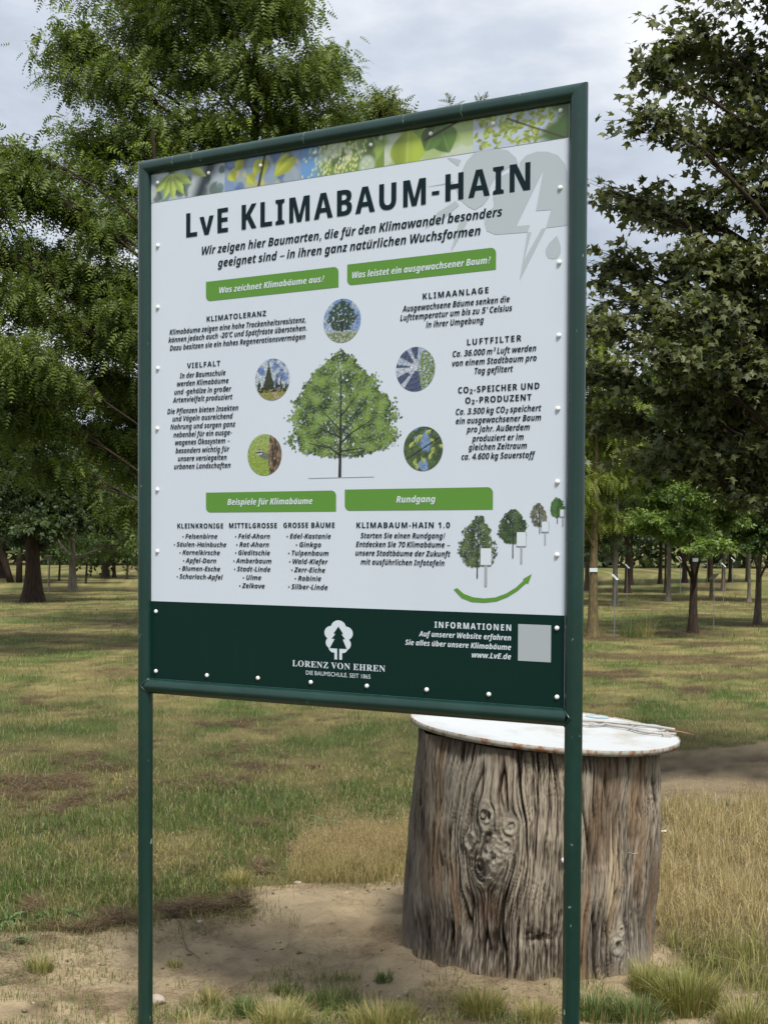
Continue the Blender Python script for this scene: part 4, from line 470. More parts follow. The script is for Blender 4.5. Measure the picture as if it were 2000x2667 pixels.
def fill2d(name, contours, y, mat_, parent, bold=0):
    cu = bpy.data.curves.new(name, 'CURVE'); cu.dimensions = '2D'; cu.fill_mode = 'BOTH'
    for c in contours:
        n = len(c) // 2; sp = cu.splines.new('POLY'); sp.points.add(n - 1)
        sp.points.foreach_set('co', [v for q in range(n) for v in (c[2*q], c[2*q+1], 0, 1)]); sp.use_cyclic_u = True
    o = bpy.data.objects.new(name, cu); C.objects.link(o); bpy.context.view_layer.update()
    dg = bpy.context.evaluated_depsgraph_get(); me = bpy.data.meshes.new_from_object(o.evaluated_get(dg))
    bpy.data.objects.remove(o); bpy.data.curves.remove(cu)
    n = len(me.vertices); co = np.zeros(n * 3, np.float32); me.vertices.foreach_get('co', co); co = co.reshape(-1, 3)
    co = np.stack([co[:, 0], np.full(n, y, np.float32), co[:, 1]], -1); me.vertices.foreach_set('co', co.ravel()); me.update()
    if bold:                       # heavier strokes: a second, slightly shifted strike of the same letters
        F_ = [tuple(p.vertices) for p in me.polygons]; V_ = np.concatenate([co - (bold / 2, 0, 0), co + (bold / 2, -.00015, 0)]); bpy.data.meshes.remove(me)
        me = bpy.data.meshes.new(name); me.from_pydata([tuple(v) for v in V_], [], F_ + [tuple(i + n for i in f) for f in F_]); me.update()
    me.name = name; me.materials.clear(); me.materials.append(mat_)
    ob = bpy.data.objects.new(name, me); link(ob, parent); return ob
def text(st, s, a, b_, cap, mat_=None, track=0.0, y=-.0012, label=None):
    x0, z0 = a; x1, z1 = b_; z = (z0 + z1) / 2; out = []; x = 0
    k = CAPH[st]; lo = 1e9; hi = -1e9; sc = cap / k
    for ch in s:
        ad, cs = glyph(ch, st)
        for c in cs:
            q = [(v + x) if j % 2 == 0 else v for j, v in enumerate(c)]; out.append(q); lo = min(lo, min(q[::2])); hi = max(hi, max(q[::2]))
        x += ad + track * k
    fx = (x1 - x0) / (hi - lo)
    out = [[x0 + (v - lo) * fx if j % 2 == 0 else z + v * sc for j, v in enumerate(c)] for c in out]
    o = fill2d('lettering', out, y, mat_ or M['ink'], PANEL, {'b': .034, 'i': .02, 's': 0, 'r': 0}[st] * cap)
    if label: o['label'] = label
    return o
LINES = [
 ('b','LvE KLIMABAUM-HAIN',(0.1722,2.5996),(1.3850,2.6040),.0775,'ink',.13,'large dark green headline lettering'),
 ('i','Wir zeigen hier Baumarten, die für den Klimawandel besonders',(0.2351,2.5374),(1.3005,2.5404),.026,'ink',0,'subtitle lettering'),
 ('i','geeignet sind – in ihren ganz natürlichen Wuchsformen',(0.2999,2.4936),(1.2328,2.4933),.026,'ink',0,'subtitle lettering'),
 ('i','Was zeichnet Klimabäume aus?',(0.3058,2.4096),(0.7047,2.4084),.0192,'wprint',0,'white banner lettering'),
 ('i','Was leistet ein ausgewachsener Baum?',(0.8047,2.4116),(1.2658,2.4071),.0192,'wprint',0,'white banner lettering'),
 ('i','Beispiele für Klimabäume',(0.3394,1.7287),(0.6647,1.7303),.0192,'wprint',0,'white banner lettering'),
 ('i','Rundgang',(0.9616,1.7313),(1.0928,1.7309),.0192,'wprint',0,'white banner lettering'),
 ('b','KLIMATOLERANZ',(0.2552,2.3231),(0.4884,2.3216),.0168,'ink',.12,None),
 ('i','Klimabäume zeigen eine hohe Trockenheitsresistenz,',(0.1022,2.2913),(0.6375,2.2907),.0168,'ink',0,None),
 ('i','können jedoch auch -20°C und Spätfröste überstehen.',(0.0980,2.2658),(0.6413,2.2657),.0168,'ink',0,None),
 ('i','Dazu besitzen sie ein hohes Regenerationsvermögen',(0.1035,2.2395),(0.6361,2.2387),.0168,'ink',0,None),
 ('b','VIELFALT',(0.1752,2.1773),(0.3098,2.1765),.0168,'ink',.14,None),
 ('i','In der Baumschule',(0.1449,2.1468),(0.3310,2.1454),.0168,'ink',0,None),
 ('i','werden Klimabäume',(0.1336,2.1207),(0.3431,2.1195),.0168,'ink',0,None),
 ('i','und -gehölze in großer',(0.1228,2.0940),(0.3539,2.0933),.0168,'ink',0,None),
 ('i','Artenvielfalt produziert',(0.1163,2.0680),(0.3591,2.0674),.0168,'ink',0,None),
 ('i','Die Pflanzen bieten Insekten',(0.0934,2.0313),(0.3813,2.0316),.0168,'ink',0,None),
 ('i','und Vögeln ausreichend',(0.1151,2.0058),(0.3604,2.0065),.0168,'ink',0,None),
 ('i','Nahrung und sorgen ganz',(0.1061,1.9798),(0.3701,1.9800),.0168,'ink',0,None),
 ('i','nebenbei für ein ausge-',(0.1188,1.9539),(0.3571,1.9539),.0168,'ink',0,None),
 ('i','wogenes Ökosystem –',(0.1260,1.9282),(0.3487,1.9281),.0168,'ink',0,None),
 ('i','besonders wichtig für',(0.1279,1.9013),(0.3470,1.9015),.0168,'ink',0,None),
 ('i','unsere versiegelten',(0.1381,1.8751),(0.3362,1.8751),.0168,'ink',0,None),
 ('i','urbanen Landschaften',(0.1219,1.8491),(0.3517,1.8495),.0168,'ink',0,None),
 ('b','KLIMAANLAGE',(1.0470,2.3259),(1.2592,2.3258),.0172,'ink',.2,None),
 ('i','Ausgewachsene Bäume senken die',(0.9789,2.2935),(1.3258,2.2963),.0172,'ink',0,None),
 ('i','Lufttemperatur um bis zu 5° Celsius',(0.9713,2.2685),(1.3336,2.2698),.0172,'ink',0,None),
 ('i','in ihrer Umgebung',(1.0582,2.2421),(1.2454,2.2427),.0172,'ink',0,None),
 ('b','LUFTFILTER',(1.1928,2.1815),(1.3625,2.1822),.0172,'ink',.2,None),
 ('i','Ca. 36.000 m³ Luft werden',(1.1462,2.1508),(1.4080,2.1513),.0172,'ink',0,None),
 ('i','von einem Stadtbaum pro',(1.1449,2.1235),(1.4096,2.1248),.0172,'ink',0,None),
 ('i','Tag gefiltert',(1.2174,2.0972),(1.3378,2.0988),.0172,'ink',0,None),
 ('b','CO₂-SPEICHER UND',(1.1648,2.0439),(1.4186,2.0459),.0178,'ink',.12,None),
 ('b','O₂-PRODUZENT',(1.1882,2.0137),(1.3948,2.0147),.0178,'ink',.12,None),
 ('i','Ca. 3.500 kg CO₂ speichert',(1.1578,1.9829),(1.4252,1.9838),.0172,'ink',0,None),
 ('i','ein ausgewachsener Baum',(1.1580,1.9568),(1.4245,1.9570),.0172,'ink',0,None),
 ('i','pro Jahr. Außerdem',(1.1928,1.9308),(1.3904,1.9318),.0172,'ink',0,None),
 ('i','produziert er im',(1.2106,1.9047),(1.3719,1.9042),.0172,'ink',0,None),
 ('i','gleichen Zeitraum',(1.2000,1.8805),(1.3820,1.8789),.0172,'ink',0,None),
 ('i','ca. 4.600 kg Sauerstoff',(1.1771,1.8534),(1.4078,1.8529),.0172,'ink',0,None),
 ('b','KLEINKRONIGE',(0.1359,1.6540),(0.3224,1.6554),.016,'ink',.1,None),
 ('b','MITTELGROSSE',(0.3465,1.6550),(0.5318,1.6563),.016,'ink',.1,None),
 ('b','GROSSE BÄUME',(0.5568,1.6559),(0.7456,1.6572),.016,'ink',.1,None)]
LISTS = [
 ('Felsenbirne',(0.1569,1.6206),(0.2995,1.6221)),('Säulen-Hainbuche',(0.1210,1.5940),(0.3352,1.5955)),('Kornelkirsche',(0.1450,1.5677),(0.3100,1.5693)),('Apfel-Dorn',(0.1594,1.5414),(0.2950,1.5432)),('Blumen-Esche',(0.1433,1.5148),(0.3107,1.5170)),('Scharlach-Apfel',(0.1331,1.4881),(0.3217,1.4908)),
 ('Feld-Ahorn',(0.3699,1.6219),(0.5056,1.6229)),('Rot-Ahorn',(0.3745,1.5957),(0.5019,1.5962)),('Gleditschie',(0.3700,1.5695),(0.5058,1.5704)),('Amberbaum',(0.3633,1.5432),(0.5114,1.5447)),('Stadt-Linde',(0.3662,1.5170),(0.5076,1.5184)),('Ulme',(0.4008,1.4909),(0.4724,1.4914)),('Zelkove',(0.3867,1.4640),(0.4863,1.4654)),
 ('Edel-Kastanie',(0.5689,1.6231),(0.7323,1.6233)),('Ginkgo',(0.6035,1.5969),(0.6969,1.5971)),('Tulpenbaum',(0.5750,1.5702),(0.7242,1.5713)),('Wald-Kiefer',(0.5784,1.5438),(0.7217,1.5453)),('Zerr-Eiche',(0.5866,1.5179),(0.7119,1.5191)),('Robinie',(0.5996,1.4917),(0.6974,1.4927)),('Silber-Linde',(0.5754,1.4647),(0.7216,1.4667))]
LINES += [('i', '• ' + s_, a_, c_, .0150, 'ink', 0, None) for s_, a_, c_ in LISTS]
LINES += [
 ('b','KLIMABAUM-HAIN 1.0',(0.8240,1.6554),(1.1409,1.6563),.0168,'ink',.15,None),
 ('i','Starten Sie einen Rundgang!',(0.8386,1.6245),(1.1257,1.6256),.0160,'ink',0,None),
 ('i','Entdecken Sie 70 Klimabäume –',(0.8221,1.5982),(1.1419,1.5995),.0160,'ink',0,None),
 ('i','unsere Stadtbäume der Zukunft',(0.8205,1.5714),(1.1431,1.5734),.0160,'ink',0,None),
 ('i','mit ausführlichen Infotafeln',(0.8391,1.5444),(1.1237,1.5470),.0160,'ink',0,None),
 ('b','INFORMATIONEN',(1.0928,1.3622),(1.3379,1.3643),.0178,'wprint',.2,'white lettering on the dark band'),
 ('i','Auf unserer Website erfahren',(1.0409,1.3360),(1.3381,1.3356),.0155,'wprint',0,'white lettering on the dark band'),
 ('i','Sie alles über unsere Klimabäume',(0.9948,1.3079),(1.3383,1.3092),.0155,'wprint',0,'white lettering on the dark band'),
 ('i','www.LvE.de',(1.2146,1.2816),(1.3385,1.2823),.0155,'wprint',0,'white lettering on the dark band'),
 ('s','LORENZ VON EHREN',(0.5920,1.2234),(0.9267,1.2249),.0185,'wprint',.06,'white serif lettering under the tree emblem'),
 ('r','DIE BAUMSCHULE. SEIT 1865',(0.6431,1.1988),(0.8753,1.2016),.0128,'wprint',.03,'thin white lettering under the tree emblem')]
for st, s_, a_, c_, cap, mt, tr, lb in LINES: text(st, s_, a_, c_, cap, M[mt], tr, label=lb)

def banner(pts, name='green_banner'):
    (x0, zt_), (x1, zb) = pts; r = .0175; c = []
    zc = [(x0, zt_), None, (x1, zb), None]
    c += [x0, zt_]
    for k in range(9):
        a = math.pi / 2 * (1 - k / 8); c += [x1 - r + r * math.cos(a), zt_ - r + r * math.sin(a)]
    c += [x1, zb]
    for k in range(9):
        a = -math.pi / 2 - math.pi / 2 * k / 8; c += [x0 + r + r * math.cos(a), zb + r + r * math.sin(a)]
    fill2d(name, [c], -.0007, M['green'], PANEL)
def avg(a, b_): return ((a[0] + b_[0]) / 2, (a[1] + b_[1]) / 2)
for tl_, tr_, bl_, br_ in (((0.2515,2.4518),(0.7557,2.4492),(0.2702,2.3879),(0.7560,2.3875)), ((0.7866,2.4520),(1.2822,2.4542),(0.8129,2.3879),(1.2827,2.3920)),
                           ((0.2528,1.7695),(0.7503,1.7711),(0.2715,1.7056),(0.7506,1.7067)), ((0.7814,1.7713),(1.2779,1.7736),(0.8070,1.7070),(1.2784,1.7093))):
    banner(((tl_[0], (tl_[1] + tr_[1]) / 2), (tr_[0], (bl_[1] + br_[1]) / 2)))
def flat(l): return [v for p in l for v in p]
# grey weather emblem: sun, rays, cloud, lightning, drop
def circ(c, r, n=40, a0=0, a1=2 * math.pi): return [(c[0] + r * math.cos(a0 + (a1 - a0) * k / n), c[1] + r * math.sin(a0 + (a1 - a0) * k / n)) for k in range(n)]
fill2d('sun_emblem', [flat([(1.2102,2.7283), (1.2392,2.7337), (1.2871,2.7295), (1.3156,2.7220), (1.3417,2.6970), (1.3489,2.6789), (1.3160,2.6715), (1.2806,2.6539), (1.2617,2.6262), (1.2585,2.5964), (1.2404,2.5770), (1.2138,2.5663), (1.1918,2.5785), (1.1646,2.6037), (1.1546,2.6312), (1.1593,2.6524), (1.1714,2.6814), (1.1859,2.7078)])], -.0006, M['grey'], PANEL)
for pl in ([(1.1242,2.7264), (1.1366,2.7255), (1.1687,2.7145), (1.1590,2.6984)], [(1.0544,2.6519), (1.1470,2.6562), (1.1371,2.6509)], [(1.0527,2.5309), (1.0928,2.5728), (1.1523,2.5999), (1.1633,2.5855), (1.1129,2.5528)], [(1.1385,2.4567), (1.1627,2.5339), (1.1872,2.5442), (1.1921,2.5392), (1.1630,2.4901)]):
    fill2d('sun_ray', [flat(pl)], -.0006, M['grey'], PANEL)
fill2d('cloud_emblem', [flat([(1.3536,2.6826), (1.3721,2.6991), (1.4045,2.7052), (1.4367,2.7006), (1.4687,2.6856), (1.4893,2.6597), (1.4972,2.6336), (1.4990,2.4903), (1.4340,2.4901), (1.4496,2.5389), (1.4036,2.5410), (1.4256,2.6537), (1.3434,2.5055), (1.3854,2.5041), (1.3786,2.4844), (1.2795,2.4890), (1.2530,2.5019), (1.2446,2.5288), (1.2526,2.5539), (1.2741,2.5686), (1.2715,2.5947), (1.2760,2.6243), (1.2973,2.6517), (1.3232,2.6589), (1.3491,2.6597)])], -.0006, M['grey'], PANEL)
fill2d('lightning_emblem', [flat([(1.3786,2.4844), (1.3554,2.3524), (1.4340,2.4901), (1.4216,2.4902), (1.3676,2.4059), (1.3902,2.4836)])], -.0006, M['grey'], PANEL)
fill2d('drop_emblem', [flat([(1.4671,2.4653), (1.4754,2.4455), (1.4792,2.4304), (1.4780,2.4158), (1.4690,2.4041), (1.4554,2.4017), (1.4416,2.4069), (1.4342,2.4204), (1.4345,2.4330), (1.4436,2.4468), (1.4571,2.4580)])], -.0006, M['grey'], PANEL)
# rundgang arrow
fill2d('green_arrow', [flat([(1.1541,1.4764), (1.1653,1.4813), (1.1874,1.4649), (1.2178,1.4556), (1.2530,1.4534), (1.2879,1.4570), (1.3223,1.4696), (1.3515,1.4868), (1.3756,1.5078), (1.3726,1.5109), (1.4000,1.5260), (1.3892,1.4974), (1.3834,1.5000), (1.3564,1.4771), (1.3248,1.4584), (1.2904,1.4454), (1.2531,1.4407), (1.2129,1.4418), (1.1798,1.4523)])], -.0007, M['green'], PANEL)
# blank pale square where the square code sits
b = MB(); q0, q1 = (1.3596,1.2797), (1.4600,1.3836); b.box(q0[0], q1[0], -.0009, -.0004, q0[1], q1[1]); o = b.build('pale_square', M['codeplate'], PANEL)
# emblem: a conifer inside a round-crowned tree
def emblem():
    cx, cz = (0.7607,1.3270); u = .00047 * 1.0
    def p(x, y): 
        a = ((x - 1450) * u * 1.17 + cx, (1110 - y) * u + cz); return a
    outer = []
    lob = [((1450,1062),50),((1500,1095),44),((1492,1165),40),((1478,1190),34),((1420,1190),34),((1405,1160),38),((1402,1095),44)]
    pts = []
    for k in range(120):
        a = 2 * math.pi * k / 120; best = 0
        dx, dy = math.cos(a), math.sin(a)
        for (lx, ly), r in lob:
            ox, oy = lx - 1450, ly - 1120; bq = ox * dx + oy * dy; cq = ox * ox + oy * oy - r * r; dq = bq * bq - cq
            if dq > 0: best = max(best, bq + math.sqrt(dq))
        pts.append((1450 + dx * best, 1120 + dy * best))
    fir = [(1450,1052),(1482,1100),(1470,1100),(1494,1134),(1478,1134),(1505,1196),(1457,1196),(1457,1250),(1443,1250),(1443,1196),(1394,1196),(1426,1134),(1406,1134),(1432,1100),(1418,1100)]
    c1 = flat([p(*q) for q in pts]); c2 = flat([p(*q) for q in fir])
    fill2d('tree_emblem', [c1], -.0010, M['wprint'], PANEL); fill2d('emblem_conifer', [c2], -.0014, M['dgreen'], PANEL)
    fill2d('emblem_stem', [flat([p(1425,1215), p(1443,1215), p(1443,1268), p(1425,1268)]), flat([p(1457,1215), p(1475,1215), p(1475,1268), p(1457,1268)])], -.00115, M['wprint'], PANEL)
emblem()
b = MB(); l0, l1 = (0.6495,1.8104), (0.8837,1.8088); b.box(l0[0], l1[0], -.0009, -.0005, (l0[1]+l1[1])/2 - .0007, (l0[1]+l1[1])/2 + .0007); b.build('ground_line', M['greypole'], PANEL)

# --- printed pictures: each a fine colour grid, painted by numpy, lying flat on the board
def blobs(X, Z, n, pal, seed, r0, r1, soft=.35):
    r = np.random.default_rng(seed); x0, x1, z0, z1 = X.min(), X.max(), Z.min(), Z.max()
    c = np.ones(X.shape + (3,)) * np.array(pal[0])
    for k in range(n):
        cx, cz, rr = r.uniform(x0, x1), r.uniform(z0, z1), r.uniform(r0, r1); t = 1 - sstep(rr * (1 - soft), rr, np.hypot(X - cx, Z - cz))
        c = mixc(c, pal[r.integers(len(pal))], t * .8)
    return c
def leafshape(c, X, Z, cx, cz, ang, ln, wd, col, vein=None, taper=1.0):
    ca, sa = math.cos(ang), math.sin(ang); u = ((X - cx) * ca + (Z - cz) * sa) / ln; v = (-(X - cx) * sa + (Z - cz) * ca) / wd
    hw = np.sin(np.clip(u, 0, 1) ** taper * math.pi) ; t = sstep(.0, .14, hw - np.abs(v)) * ((u > 0) & (u < 1))
    sh = np.asarray(col) * (1 + .25 * np.sin(np.clip(v, -1, 1) * 3)[..., None])
    if vein is not None: sh = mixc(sh, vein, np.exp(-(v / .06) ** 2) * .7)
    return c * (1 - t[..., None]) + sh * t[..., None]
def picture(name, X, Z, c, mask=None, y=-.0008, label=None):
    ny, nx = X.shape; V = np.stack([X, np.full(X.shape, y), Z], -1).reshape(-1, 3)
    idx = np.arange(nx * ny).reshape(ny, nx); f = np.stack([idx[:-1, :-1], idx[:-1, 1:], idx[1:, 1:], idx[1:, :-1]], -1).reshape(-1, 4)
    if mask is not None: f = f[mask.reshape(-1)[f].all(1)]
    o = mesh_np(name, V, [f], M['photo'], PANEL, cols=np.clip(c, 0, 1).reshape(-1, 3))
    if label: o['label'] = label
    return o
ZS = ((0.0353,2.7315)[1] + (1.4976,2.7308)[1]) / 2; ZTP = PZ1 - .001
XB = [PX0 + .001, (0.3255,2.8039)[0], (0.6206,2.7641)[0], (0.9140,2.7700)[0], (1.2074,2.7721)[0], PX1 - .001]
YG, DG, LB = (.34, .45, .06), (.05, .10, .02), (.45, .58, .72)
for k in range(5):
    x0, x1 = XB[k], XB[k + 1]; X, Z = np.meshgrid(np.linspace(x0, x1, 84), np.linspace(ZS, ZTP, 46)); h = ZTP - ZS; wv = x1 - x0
    if k == 0:
        c = blobs(X, Z, 60, [(.42, .50, .55), (.25, .33, .36), (.12, .2, .2), (.05, .09, .06), (.55, .6, .62)], 3, .01, .035)
        c = mixc(c, (.02, .03, .035), sstep(.05, .0, np.abs((X - x0 - wv * .66) - (Z - ZS) * .5)))
        for a in (-2.5, -2.0, -1.55, -1.0, -.5): c = leafshape(c, X, Z, x0 + wv * .30, ZS + h * .85, a, h * .9, h * .16, (.38, .50, .10), (.6, .7, .3))
        c = leafshape(c, X, Z, x0 + wv * .5, ZTP, -.5, h * .9, h * .15, (.45, .55, .16), (.6, .7, .3))
    elif k == 1:
        c = blobs(X, Z, 60, [(.10, .17, .38), (.22, .32, .52), (.35, .42, .45), (.16, .2, .14), (.5, .5, .2)], 5, .012, .05)
        for px_, pz_, a, l_ in ((.12, .5, .9, .55), (.15, .2, 2.1, .45), (.38, .2, 1.2, .7), (.5, .1, 1.5, .8), (.62, .1, .9, 1.0), (.6, .1, .55, 1.15), (.42, .05, 2.3, .5)):
            c = leafshape(c, X, Z, x0 + wv * px_, ZS + h * pz_, a, h * l_, h * .2, (.42, .46, .05), (.25, .35, .04), 1.6)
        c = mixc(c, (.02, .02, .015), sstep(.008, .002, np.abs(X - x0 - wv * .45 - (Z - ZS) * .25)))
    elif k == 2:
        c = mixc((.14, .32, .60), (.12, .20, .06), sstep(.15, .4, (X - x0) / wv) * np.ones(X.shape)) + 0 * X[..., None]
        b_ = blobs(X, Z, 70, [(.18, .28, .05), (.30, .42, .10), (.08, .13, .04), (.5, .6, .5)], 7, .008, .04); c = mixc(c, b_, sstep(.1, .35, (X - x0) / wv))
        r_ = np.random.default_rng(2)
        for q in range(150):
            cx, cz = x0 + wv * r_.choice([.25, .62, .45]) + r_.normal(0, wv * .09), ZS + h * r_.uniform(0, 1); t = sstep(.0042, .0018, np.hypot(X - cx, (Z - cz) * .6)); c = mixc(c, (.68, .70, .36), t * .9)
    elif k == 3:
        c = blobs(X, Z, 50, [(.40, .50, .22), (.22, .34, .06), (.55, .62, .5), (.30, .42, .12)], 9, .015, .06)
        c = leafshape(c, X, Z, x0 + wv * .28, ZTP * 1.0, -1.62, h * 1.35, h * .62, (.33, .43, .05), (.5, .58, .15)); c = leafshape(c, X, Z, x0 + wv * .62, ZTP, -1.2, h * 1.0, h * .45, (.10, .19, .04), (.2, .32, .1)); c = leafshape(c, X, Z, x0 + wv * .62, ZTP, -2.1, h * .9, h * .38, (.09, .17, .04), (.2, .32, .1))
        c = mixc(c, (.05, .04, .02), sstep(.006, .002, np.abs((Z - ZTP + h * .3) - (X - x0 - wv * .6) * .35)) * (X > x0 + wv * .45))
    else:
        c = np.ones(X.shape + (3,)) * np.array((.48, .56, .68)); r_ = np.random.default_rng(4)
        for q in range(230):
            u_ = r_.uniform(.05, 1); cx, cz = x0 + wv * u_, ZS + h * r_.uniform(.1 * (1 - u_), 1.1); a = r_.uniform(0, 6.28); g = r_.uniform(.6, 1.25)
            c = leafshape(c, X, Z, cx, cz, a, h * .22, h * .06, np.array((.36, .44, .10)) * g)
        c = mixc(c, (.07, .13, .04), sstep(.72, .9, (X - x0) / wv + .1 * np.sin(Z * 60)))
        c = mixc(c, (.06, .04, .02), sstep(.004, .001, np.abs((Z - ZTP + h * .2) + (X - x0 - wv * .35) * .45)) * (X > x0 + wv * .35))
    picture('printed_photo', X, Z, c * .88)
def disc_picture(cpt, rad, fn, label):
    X, Z = np.meshgrid(np.linspace(cpt[0] - rad, cpt[0] + rad, 64), np.linspace(cpt[1] - rad, cpt[1] + rad, 64)); U = (X - cpt[0]) / rad; V = (Z - cpt[1]) / rad
    rr = np.hypot(U, V); sc_ = np.where(rr > .985, .985 / np.maximum(rr, 1e-6), 1); keep = rr < 1.03
    X2, Z2 = cpt[0] + U * sc_ * rad, cpt[1] + V * sc_ * rad; picture('round_photo', X2, Z2, fn(U, V) * (.82 + .5 * fbm(U * 12, V * 12, 2, 44)[..., None]) * .85, keep, label=label)
RC = ((0.7692,2.2180)[1] - (0.7685,2.3526)[1]) / -2
def im_pine(U, V):
    c = mixc((.45, .55, .68), (.20, .33, .62), sstep(-.3, .3, fbm(U * 2, V * 2, 3, 3))); n = fbm(U * 7, V * 7, 3, 9)
    w_ = .80 * np.clip(1 - np.abs(V - .12) / .78, 0, 1) ** .5 + .2 * n; c = mixc(c, (.022, .05, .024), (np.abs(U) < w_) & (V > -.45) & (n > -.35)); c = mixc(c, (.07, .12, .055), ((np.abs(U) < w_) & (V > -.45) & (n > .2)) * .7)
    c = mixc(c, (.02, .02, .015), (np.abs(U) < .05) & (V < 0) & (V > -.65)); g = V < -.5 + .08 * n; c = mixc(c, (.20, .26, .13), g); return mixc(c, (.5, .52, .42), g & (n > .15))
def im_firs(U, V):
    c = mixc((.55, .62, .70), (.14, .24, .50), sstep(-.2, .3, fbm(U * 2, V * 2.4, 3, 6))); n = fbm(U * 9, V * 9, 3, 2)
    for cx, top, wd_ in ((-.2, .75, .38), (.25, .3, .13), (.5, .3, .12), (.8, -.15, .25), (-.75, .1, .3)):
        c = mixc(c, (.04, .055, .02), (np.abs(U - cx) < wd_ * (top - V) * .8 + .05 * n) & (V < top) & (V > -.45))
    g = V < -.45; c = mixc(c, (.30, .30, .08), g); c = mixc(c, (.42, .36, .22), g & (np.abs(U + V * .8 + .4) < .15)); return mixc(c, (.02, .025, .012), (V < -.25) & (V > -.6) & (n > -.1))
def im_bird(U, V):
    c = mixc((.30, .42, .07), (.36, .47, .13), sstep(-.5, .8, V)) + 0 * U[..., None]; n = fbm(U * 6, V * 3, 4, 5); bk = U > .28 + .15 * V * (V > 0) + .12 * np.abs(V) * (V < 0) - .1
    c = mixc(c, np.array((.17, .115, .065)), bk); c = mixc(c, (.05, .032, .02), bk & (n < -.12)); c = mixc(c, (.34, .25, .16), bk & (n > .3))
    bd = np.hypot((U + .05) / .32, (V + .03 + .3 * (U + .05)) / .17) < 1; c = mixc(c, (.17, .19, .15), bd); hd = np.hypot((U + .3) / .17, (V - .13) / .14) < 1; c = mixc(c, (.55, .57, .55), hd)
    c = mixc(c, (.03, .035, .04), hd & (np.abs(V - .13) < .035)); return mixc(c, (.04, .05, .06), hd & (V > .21))
def im_city(U, V):
    c = mixc((.60, .65, .73), (.40, .48, .62), sstep(-.3, .4, fbm(U * 2, V * 2, 3, 3))); a = np.arctan2(V - .1, U - .1); r_ = np.hypot(U - .1, V - .1)
    for a0, a1, k in ((1.55, 1.95, .35), (2.2, 2.65, .3), (3.0, 3.4, .38), (-2.2, -1.35, .2), (-2.75, -2.4, .5)): c = mixc(c, (.06, .085, .17), (a > a0) & (a < a1) & (r_ > k)); c = mixc(c, (.11, .15, .26), ((a > a0) & (a < a1) & (r_ > k) & (np.sin(r_ * 26 + a * 9) > .2)) * .6)
    n = fbm(U * 9, V * 9, 3, 8); g = (U > .0 + .35 * (V > .2) * (V + .2) - .25 * (V < 0) * V * 0) & (U > .1 - .2 * V * (V < 0) + .2 * n); g &= V < .8; c = mixc(c, (.09, .17, .035), g & (n > -.25)); return mixc(c, (.28, .40, .14), g & (n > .18))
def im_twig(U, V):
    c = mixc((.10, .16, .06), (.05, .09, .035), sstep(-.3, .3, fbm(U * 2, V * 2, 2, 3))); c = mixc(c, (.22, .34, .58), sstep(.1, .45, fbm(U * 1.6 + 3, V * 1.3, 2, 11)) * (np.abs(U) < .75))
    for q in ((-.5, .3, .4), (-.7, .05, .9), (-.35, .5, .2), (.1, .65, .5), (.3, .45, -.6), (.75, .15, -.4), (.45, -.25, 1.3), (.3, -.5, 1.2), (-.1, -.35, -1.), (-.4, -.6, -1.2), (-.45, -.75, 1.3)): c = leafshape(c, U, V, q[0], q[1], q[2], .36, .10, (.42, .50, .12), None)
    return mixc(c, (.03, .025, .02), np.abs(V - U * .55 - .02) < .035)
disc_picture((0.7688,2.2853), RC, im_pine, 'round photo of a pine'); disc_picture((0.5127,2.1215), RC * .985, im_firs, 'round photo of firs'); disc_picture((0.4838,1.8862), RC * .985, im_bird, 'round photo of a small bird on bark')
disc_picture((1.0238,2.1233), RC * .985, im_city, 'round photo of towers and leaves'); disc_picture((1.0509,1.8885), RC * .985, im_twig, 'round photo of a leafy twig')
